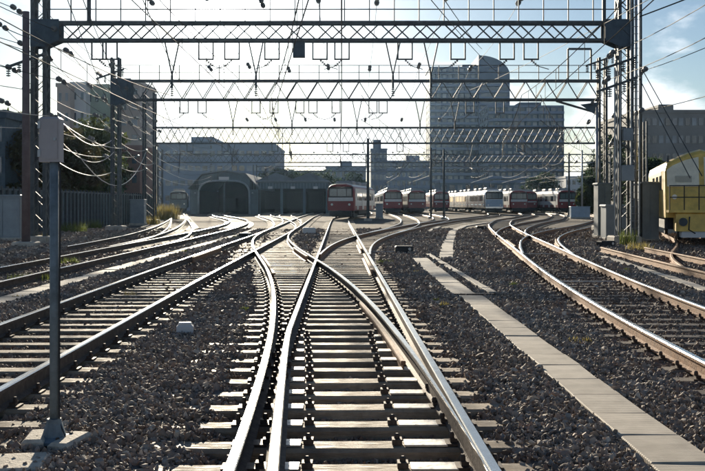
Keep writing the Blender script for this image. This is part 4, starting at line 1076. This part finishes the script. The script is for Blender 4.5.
# two apartment towers
def tower(label, x0, x1, ytop, Y, dep, wall, floors, bays, round_x=None, ytop2=None):
    X0, X1, zt = pX(x0, Y), pX(x1, Y), pZ(ytop, Y); w = X1 - X0
    t = thing('apartment_tower', label, 'apartment tower', ((X0 + X1) / 2, Y + dep / 2, 0))
    MB().box((0, 0, zt / 2), (w, dep, zt)).build('wall', wall, t)
    fh = zt / floors; bw = w / bays
    bal = MB(); bal.box((0, -dep / 2 - .75, .1), (w + .4, 1.5, .22)); bal.box((0, -dep / 2 - 1.46, .6), (w + .4, .08, .85)); bm_ = bal.mesh('balcony', 'tower_slab')
    wm = [MB().box((0, 0, 0), (bw * .66, .12, fh * .58)).mesh('window', q) for q in ('tower_glass', 'tower_glass', 'blind_glass')]
    pier = MB().box((0, -dep / 2 - .55, zt / 2), (.35, 1.1, zt - .2)).mesh('pier', wall)
    for j in range(floors):
        if j % 9 != 8: place('balcony', bm_, t, False, (0, 0, j * fh))
        for i in range(bays): place('window', random.choice(wm), t, False, (-w / 2 + (i + .5) * bw, -dep / 2 - .04, j * fh + fh * .58))
    for i in range(0, bays + 1, 2): place('pier', pier, t, False, (-w / 2 + i * bw, 0, 0))
    for s in (-1, 1):
        sw = MB()
        for j in range(floors):
            for k in range(4): sw.box((s * (w / 2 + .04), -dep / 2 + (k + .5) * dep / 4, j * fh + fh * .55), (.12, dep * .12, fh * .5))
        sw.build('side_windows', 'tower_glass', t)['kind'] = 'stuff'
    if round_x:                                          # curved stair tower with domed top
        ra, rb = pX(round_x[0], Y), pX(round_x[1], Y); zt2 = pZ(ytop2, Y); rw = (rb - ra) / 2; cx_ = (ra + rb) / 2 - t.location.x
        poly = [(cx_ - rw, 0), (cx_ + rw, 0), (cx_ + rw, zt2 * .87)] + [(cx_ - rw + 2 * rw * math.cos(a) , zt2 * .87 + zt2 * .13 * math.sin(a)) for a in [math.pi / 2 * k / 8 for k in range(1, 9)]]
        core = MB().prism(poly[::-1], -dep / 2 - 2.2, dep / 2 - 2).build('curved_wing', wall, t)
        for j in range(floors):
            if j * fh < zt2 * .82: MB().box((cx_, -dep / 2 - 2.6, j * fh + .5), (rw * 2 * .96, .8, .9)).build('balcony', 'tower_slab', core)
        for j in range(floors):
            if j * fh < zt2 * .82: MB().box((cx_, -dep / 2 - 2.22, j * fh + fh * .62), (rw * 1.7, .1, fh * .5)).build('window_row', 'tower_glass', core)
    MB().chamfer((w * .1, 0, zt + 1.2), (w * .3, dep * .5, 2.6), .2).build('roof_house', wall, t)
    MB().box((0, 0, zt + .3), (w + .6, dep + .6, .6)).build('parapet', 'tower_slab', t)
    return t
tower('tall dark apartment tower with a curved top at its right end', 430, 505, 68, 430, 26, 'tower_wall', 22, 13, (478, 509), 56)
tower('lower pale apartment tower right of the tall one', 488, 563, 107, 370, 24, 'tower_two_wall', 14, 12)
block('long blue-grey building behind the arched shed', 157, 275, 146, 215, 30, 'block_wall', 16, 4, roof=[(-.3, .2, 2)], ww=.7, wh=.35)
block('beige building top seen behind the left posts', 57, 70, 87, 120, 10, 'beige_wall', 2, 6, ww=.4, wh=.4)
block('white panelled building beside the beige one at left', 71, 86, 86, 122, 10, 'panel_white', 2, 6, ww=.35, wh=.35)
block('greenish building right of the white panelled one at left', 86, 108, 88, 124, 12, 'panel_green', 3, 6, ww=.4, wh=.4)
block('slim beige building beside the broad lattice post', 118, 140, 84, 128, 10, 'beige_wall', 2, 8, ww=.5, wh=.4)
block('blue building at the left edge', -30, 5, 118, 60, 8, 'steel_blue', 3, 3, ww=.5, wh=.5)
block('dark brown house behind the fence near the left edge', 6, 46, 128, 70, 9, 'brick_brown', 3, 2, ww=.4, wh=.4)
block('dark reddish house behind the fence end', 118, 140, 150, 100, 8, 'brick_brown', 2, 3, ww=.4, wh=.4)
block('grey office building with window rows at the right edge', 638, 770, 113, 150, 25, 'office_wall', 20, 5, ww=.66, wh=.42, roof=[(-.42, .12, 1.4)], z0=2)
block('low distant building behind the nearest red train', 326, 366, 168, 240, 20, 'block_wall', 8, 3, ww=.6, wh=.5, roof=[(0, .3, 1.4)])
block('stepped distant building right of the dark pole', 371, 387, 150, 300, 18, 'tower_wall', 4, 5, roof=[(-.2, .5, 3)])
block('distant office building left of the tall tower', 386, 432, 162, 330, 22, 'block_wall', 9, 5, roof=[(.2, .3, 2)], slab='tower_slab')
block('pale distant building low behind the far trains', 440, 600, 182, 290, 20, 'tower_two_wall', 20, 2, slab='tower_slab')
block('distant white building between trees and right gantry post', 566, 582, 178, 260, 14, 'panel_white', 3, 3)
block('far grey building behind the shed roofs', 275, 330, 172, 310, 18, 'office_wall', 8, 3)

# arched shed
Ys = 150; xa, xb = pX(190, Ys), pX(258, Ys)
t = thing('arched_shed', 'engine shed with one wide arched opening', 'shed', ((xa + xb) / 2, Ys, 0))
w = (xb - xa); hw = pX(250, Ys) - pX(199, Ys); zt = pZ(180, Ys); zr = pZ(172, Ys)
arch = []
for k in range(17):
    a = math.pi * k / 16; ca, sa = math.cos(a), math.sin(a)
    arch.append((-hw / 2 * (abs(ca) ** .55) * (1 if ca > 0 else -1), zt * .45 + zt * .53 * (max(sa, 0) ** .6)))
for side_ in (-1, 1):
    pass
b = MB(); out = [(-w / 2, 0)] + [(-w / 2, zt * .72)] + [(-w * .32, zr - .5), (0, zr), (w * .32, zr - .5)] + [(w / 2, zt * .72), (w / 2, 0)]
inn = [(-hw / 2, 0)] + arch + [(hw / 2, 0)]
# front wall: strips between the arch and the roof line
def roof_z(x):
    o = out[1:-1]
    return float(np.interp(x, [p[0] for p in o], [p[1] for p in o]))
vs, fs = [], []
pts = inn
for (x, z) in pts: vs += [(x, 0, z), (x, 0, max(roof_z(x), z + .05)), (x, .6, z), (x, .6, max(roof_z(x), z + .05))]
for i in range(len(pts) - 1):
    o = i * 4; fs += [(o, o + 4, o + 5, o + 1), (o + 2, o + 3, o + 7, o + 6), (o, o + 2, o + 6, o + 4)]
b.add(vs, fs)
for s in (-1, 1): b.bbox(s * hw / 2, s * w / 2, 0, .6, 0, zt * .72)
b.build('front_wall', 'shed_wall', t)
MB().tube([(x, -.06, z) for x, z in inn], .16, 8).build('arch_rim', 'cabinet_grey', t, smooth=True)
for k in range(13):                                   # cladding ribs above and beside the arch
    xk = -w / 2 + .25 + k * (w - .5) / 12
    ia = [p for p in inn if abs(p[0] - xk) < .5]
    zlo = 0.0 if abs(xk) > hw / 2 else float(np.interp(xk, [p[0] for p in arch], [p[1] for p in arch])) + .2
    if roof_z(xk) - zlo > .3: MB().bbox(xk - .05, xk + .05, -.06, 0, zlo, roof_z(xk) - .02).build('cladding_rib', 'shed_wall', t)
MB().box((0, -.12, zt + .25), (1.6, .08, .5)).build('number_board', 'panel_white', t)
for s_ in (-1, 1): MB().lathe((s_ * (hw / 2 + .5), -.25, zt * .62), [(.16, -.1), (.12, .08), (.05, .12)], 10).build('wall_lamp', 'steel_galv', t)
b = MB(); vs = []; fs = []
o = [(-w / 2 - .3, zt * .72), (-w * .32, zr - .45), (0, zr + .1), (w * .32, zr - .45), (w / 2 + .3, zt * .72)]
for (x, z) in o: vs += [(x, -.4, z + .05), (x, 32, z + .05), (x, -.4, z + .25), (x, 32, z + .25)]
for i in range(4): k = i * 4; fs += [(k + 2, k + 6, k + 7, k + 3), (k, k + 1, k + 5, k + 4), (k, k + 4, k + 6, k + 2)]
b.add(vs, fs); b.build('roof', 'shed_roof', t)
b = MB(); 
for s in (-1, 1): b.bbox(s * w / 2 - .1, s * w / 2 + .1, .6, 32, 0, zt * .72)
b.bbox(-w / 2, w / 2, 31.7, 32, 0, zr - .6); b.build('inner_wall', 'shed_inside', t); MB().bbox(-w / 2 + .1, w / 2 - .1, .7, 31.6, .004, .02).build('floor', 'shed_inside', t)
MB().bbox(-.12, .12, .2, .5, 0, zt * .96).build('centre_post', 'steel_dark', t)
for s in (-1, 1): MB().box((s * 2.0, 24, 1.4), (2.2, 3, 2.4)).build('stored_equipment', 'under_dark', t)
# long dark shed right of it
xa, xb = pX(259, 152), pX(327, 152); w = xb - xa
t = thing('train_shed', 'long dark shed with open bays between the arch and the nearest train', 'shed', ((xa + xb) / 2, 152, 0))
MB().prism([(-w / 2 - .4, 5.0), (w / 2 + .4, 5.0), (w / 2 + .4, 5.3), (w * .25, 6.6), (0, 5.6), (-w * .25, 6.6), (-w / 2 - .4, 5.3)][::-1], -.6, 30).build('roof', 'shed_roof', t)
for i in range(4): MB().box((-w / 2 + i * w / 3, 0, 2.5), (.4, .4, 5)).build('column', 'shed_wall', t)
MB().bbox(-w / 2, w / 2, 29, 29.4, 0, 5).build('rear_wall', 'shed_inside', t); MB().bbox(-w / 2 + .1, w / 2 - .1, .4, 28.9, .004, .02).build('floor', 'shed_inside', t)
for s in (-1, 1): MB().bbox(s * w / 2 - .1, s * w / 2 + .1, .3, 29, 0, 5).build('side_wall', 'shed_wall', t)
MB().box((0, -.1, 4.5), (w, .3, .9)).build('fascia', 'shed_wall', t)
MB().tube([(-w / 2 - .4, -.68, 5.25), (w / 2 + .4, -.68, 5.25)], .09, 8).build('gutter', 'cabinet_grey', t)
for k in range(22): MB().box((-w / 2 + .25 + k * (w - .5) / 21, -.28, 4.5), (.07, .05, .88)).build('cladding_rib', 'cabinet_grey', t)
for k in range(3): MB().box((-w / 2 + (k + .5) * w / 3, -.3, 4.2), (.7, .06, .4)).build('bay_board', 'panel_white', t)
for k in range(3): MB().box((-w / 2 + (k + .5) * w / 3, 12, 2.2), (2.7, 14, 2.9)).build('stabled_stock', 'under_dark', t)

# ------------------------------------------------------------------ trees and weeds
def tree(label, X, Y, H, rx, ry, crown0, leaf='leaf_dark', nclump=26, per=150, lsz=.16, seed=0, name='tree', group='trees behind the yard'):
    r = np.random.default_rng(seed + 100); t = thing(name, label, 'tree', (X, Y, 0), group=group)
    b = MB(); b.tube([(0, 0, 0), (.08, .05, H * .3), (-.06, 0, H * .6), (0, 0, H * .85)], .045 * H * .5 + .05, 7, r2=.04)
    cl = []
    for k in range(nclump):
        while True:
            p = r.uniform(-1, 1, 3)
            if np.dot(p, p) < 1: break
        p = p / max(np.linalg.norm(p), .2) * np.linalg.norm(p) ** .5
        zc = (crown0 + H) / 2 + p[2] * (H - crown0) / 2 * .85
        c = Vector((p[0] * rx * .85, p[1] * ry * .85, zc)); cl.append((c, r.uniform(.5, 1.0) * min(rx, (H - crown0) / 2) * .42))
        if k % 2 == 0: b.tube([(0, 0, zc * .62), c * .6 + Vector((0, 0, zc * .32)), c], .05 * H * .12 + .02, 5, r2=.012)
    b.build('trunk', 'bark', t)
    vs, fs = [], []
    for c, rad in cl:
        d = r.normal(size=(per, 3)); d /= np.linalg.norm(d, axis=1)[:, None]; d *= (r.random((per, 1)) ** .4) * rad * np.array([1.15, 1.15, .85])
        for q in d:
            a = r.normal(size=3); a /= np.linalg.norm(a); u = np.cross(a, [0.3, .2, 1]); u /= np.linalg.norm(u); s = lsz * r.uniform(.6, 1.4)
            p = np.array(c) + q; k = len(vs)
            vs += [tuple(p - a * s), tuple(p + u * s * .5), tuple(p + a * s), tuple(p - u * s * .5)]; fs.append((k, k + 1, k + 2, k + 3))
    m = MB(); m.v, m.f, m.m = vs, fs, [0] * len(fs); m.build('crown', leaf, t)
    return t
tr = [('bushy tree behind the left cabinets', 30, 62, 6.6, 2.4, .8, 'leaf_brown'), ('dark tree behind the fence right of the slim sign post', 66, 68, 7.2, 2.6, 1.2, 'leaf_brown'), ('brownish tree in front of the greenish building', 92, 86, 7.8, 3.2, 1.2, 'leaf_dark'),
      ('low tree by the end of the fence', 128, 108, 7.0, 2.8, 1.0, 'leaf_brown'), ('dark tree crown between the brown house and the slim sign post', 48, 80, 8.6, 3.0, 1.0, 'leaf_dark'), ('dark tree filling the gap below the white panelled building', 78, 92, 8.2, 3.2, 1.0, 'leaf_dark'), ('reddish tree below the greenish building', 104, 98, 7.8, 3.0, .8, 'leaf_brown'), ('broad green tree in front of the white and greenish buildings', 98, 80, 8.9, 2.9, 1.0, 'leaf_green'), ('green tree directly right of the slim sign box', 72, 74, 7.8, 2.4, 1.0, 'leaf_green'), ('leaning tree at the far left edge', 10, 66, 8.8, 2.2, 2.5, 'leaf_green'),
      ('dark tree above the long shed, left of the nearest train', 268, 196, 9.2, 5.2, 1.0, 'leaf_dark'), ('dark tree directly left of the nearest red train', 318, 190, 8.6, 4.6, 1.0, 'leaf_dark'), ('dark tree between the arch and the nearest train', 292, 200, 8.8, 5.0, 1.0, 'leaf_dark'),
      ('round tree behind the rightmost train', 592, 150, 7.4, 2.6, .8, 'leaf_dark'), ('dense tree left of the right gantry post', 606, 135, 9.0, 3.2, .8, 'leaf_dark'), ('tall tree behind the right gantry post', 622, 130, 12, 4.0, 1.0, 'leaf_dark'),
      ('low bush right of the rightmost train', 588, 135, 4.0, 1.6, .2, 'leaf_green'), ('tree behind the tall grey cabinet', 648, 96, 6.6, 3.0, .8, 'leaf_dark'), ('distant tree left of the dark pole', 352, 225, 9.0, 5.0, 1.0, 'leaf_dark'), ('distant tree at the foot of the lower tower', 545, 240, 10, 6, 1, 'leaf_dark')]
for k, (lb, x, Y, H, rx, c0, lf) in enumerate(tr):
    tree(lb, pX(x, Y), Y, H, rx, rx * .9, c0, lf, 30, 140, .14 + Y * .0012, k)

def tuft(label, X, Y, h, spread, n, m, seed):
    r = np.random.default_rng(seed); b = MB()
    for i in range(n):
        a = r.uniform(0, 6.28); d = spread * math.sqrt(r.random()); bx, by = d * math.cos(a), d * math.sin(a); hh = h * r.uniform(.5, 1.1); ln = hh * r.uniform(.1, .6); a2 = r.uniform(0, 6.28); w = .006 + h * .012
        ex, ey = math.cos(a2), math.sin(a2)
        b.add([(bx - ey * w, by + ex * w, 0), (bx + ey * w, by - ex * w, 0), (bx + ex * ln * .4 + ey * w * .7, by + ey * ln * .4 - ex * w * .7, hh * .6), (bx + ex * ln * .4 - ey * w * .7, by + ey * ln * .4 + ex * w * .7, hh * .6), (bx + ex * ln, by + ey * ln, hh)], [(0, 1, 2, 3), (3, 2, 4)])
    o = b.build('grass_tuft', m); o.location = (X, Y, 0); tag(o, label, 'weeds', 'weeds growing in the ballast'); return o
tf = [('large dry yellow grass clump by the far left train', 164, 100, 1.7, 1.6, 500, 'grass_dry'), ('yellow weeds at the foot of the fence', 72, 55, .7, .9, 260, 'grass_green'), ('second patch of yellow weeds at the fence, further right', 90, 66, .7, .9, 240, 'grass_green'),
      ('green weeds along the shed track at left', 62, 27, .22, .5, 200, 'grass_green'), ('low green weeds between the left tracks', 30, 21, .2, .5, 200, 'grass_green'), ('small weed between the rails of the track beside the marker box', 130, 17.6, .14, .12, 40, 'grass_dry'),
      ('small yellow moss patch at the right edge of the ridged walkway', 614, 9.1, .06, .16, 160, 'grass_dry'), ('weeds at the foot of the near right gantry post', 628, 38, .7, .35, 120, 'grass_green'), ('green weeds in the points left of the walkway', 386, 27, .16, .25, 120, 'grass_green'), ('weeds in front of the grey cabinets at right', 640, 34, .4, .5, 120, 'grass_dry'), ('dry grass under the left gantry post', 48, 40, .5, .6, 150, 'grass_dry'), ('dry weeds beside the broad lattice post', 150, 78, .8, .8, 200, 'grass_dry')]
for k, (lb, x, Y, h, s, n, m) in enumerate(tf): tuft(lb, pX(x, Y), Y, h, s, n, m, k)

weed_spots = []                                       # scattered small weeds along the track edges
for k in range(22):
    key = random.choice(('L1', 'L2', 'R1', 'S', 'R0', 'L2', 'R1')); Yk = random.uniform(11, 50); Xk = float(PLAN[key].x(max(Yk, PLAN[key].y0))) + random.choice((-1, 1)) * random.uniform(1.35, 1.9)
    if min(abs(Xk - float(np.interp(Yk, p_.Y, p_.X, left=99, right=99))) for p_ in PLAN.values()) < 1.2 or abs(Xk - 2.15) < .5 or abs(Xk) > .36 * Yk: continue
    weed_spots.append((Yk, Xk))
ORD = 'nearest,second nearest,third nearest,fourth nearest,fifth nearest,sixth nearest,seventh nearest,eighth nearest,ninth nearest,tenth nearest,eleventh nearest,twelfth nearest'.split(',')
for k, (Yk, Xk) in enumerate(sorted(weed_spots)[:12]):
    dry = k % 2 == 0
    o = tuft('small %s weed in the ballast, %s of the scattered ones' % ('dry' if dry else 'green', ORD[k]), Xk, Yk, random.uniform(.05, .13), random.uniform(.06, .16), 45, 'grass_dry' if dry else 'grass_green', 200 + k); o['group'] = 'scattered small weeds'
    o.location.z = float(ground_h(np.array([Xk]), np.array([Yk]))[0])

# ------------------------------------------------------------------ hazy air
hz = MB(); hz.bbox(-420, 420, -60, 620, -1.0, 84)
me = hz.mesh('haze', []) if False else None
m = bpy.data.materials.new('haze_air'); m.use_nodes = True
n, l = m.node_tree.nodes, m.node_tree.links; n.clear()
o_ = n.new('ShaderNodeOutputMaterial'); v = n.new('ShaderNodeVolumePrincipled')
v.inputs['Color'].default_value = (0.45, 0.70, 1.0, 1); v.inputs['Density'].default_value = 0.00004; v.inputs['Anisotropy'].default_value = 0.76
l.new(v.outputs[0], o_.inputs['Volume']); MATS['haze_air'] = m
hb = hz.build('haze', 'haze_air'); hb['kind'] = 'stuff'; hb['label'] = 'thin bright haze over the yard'
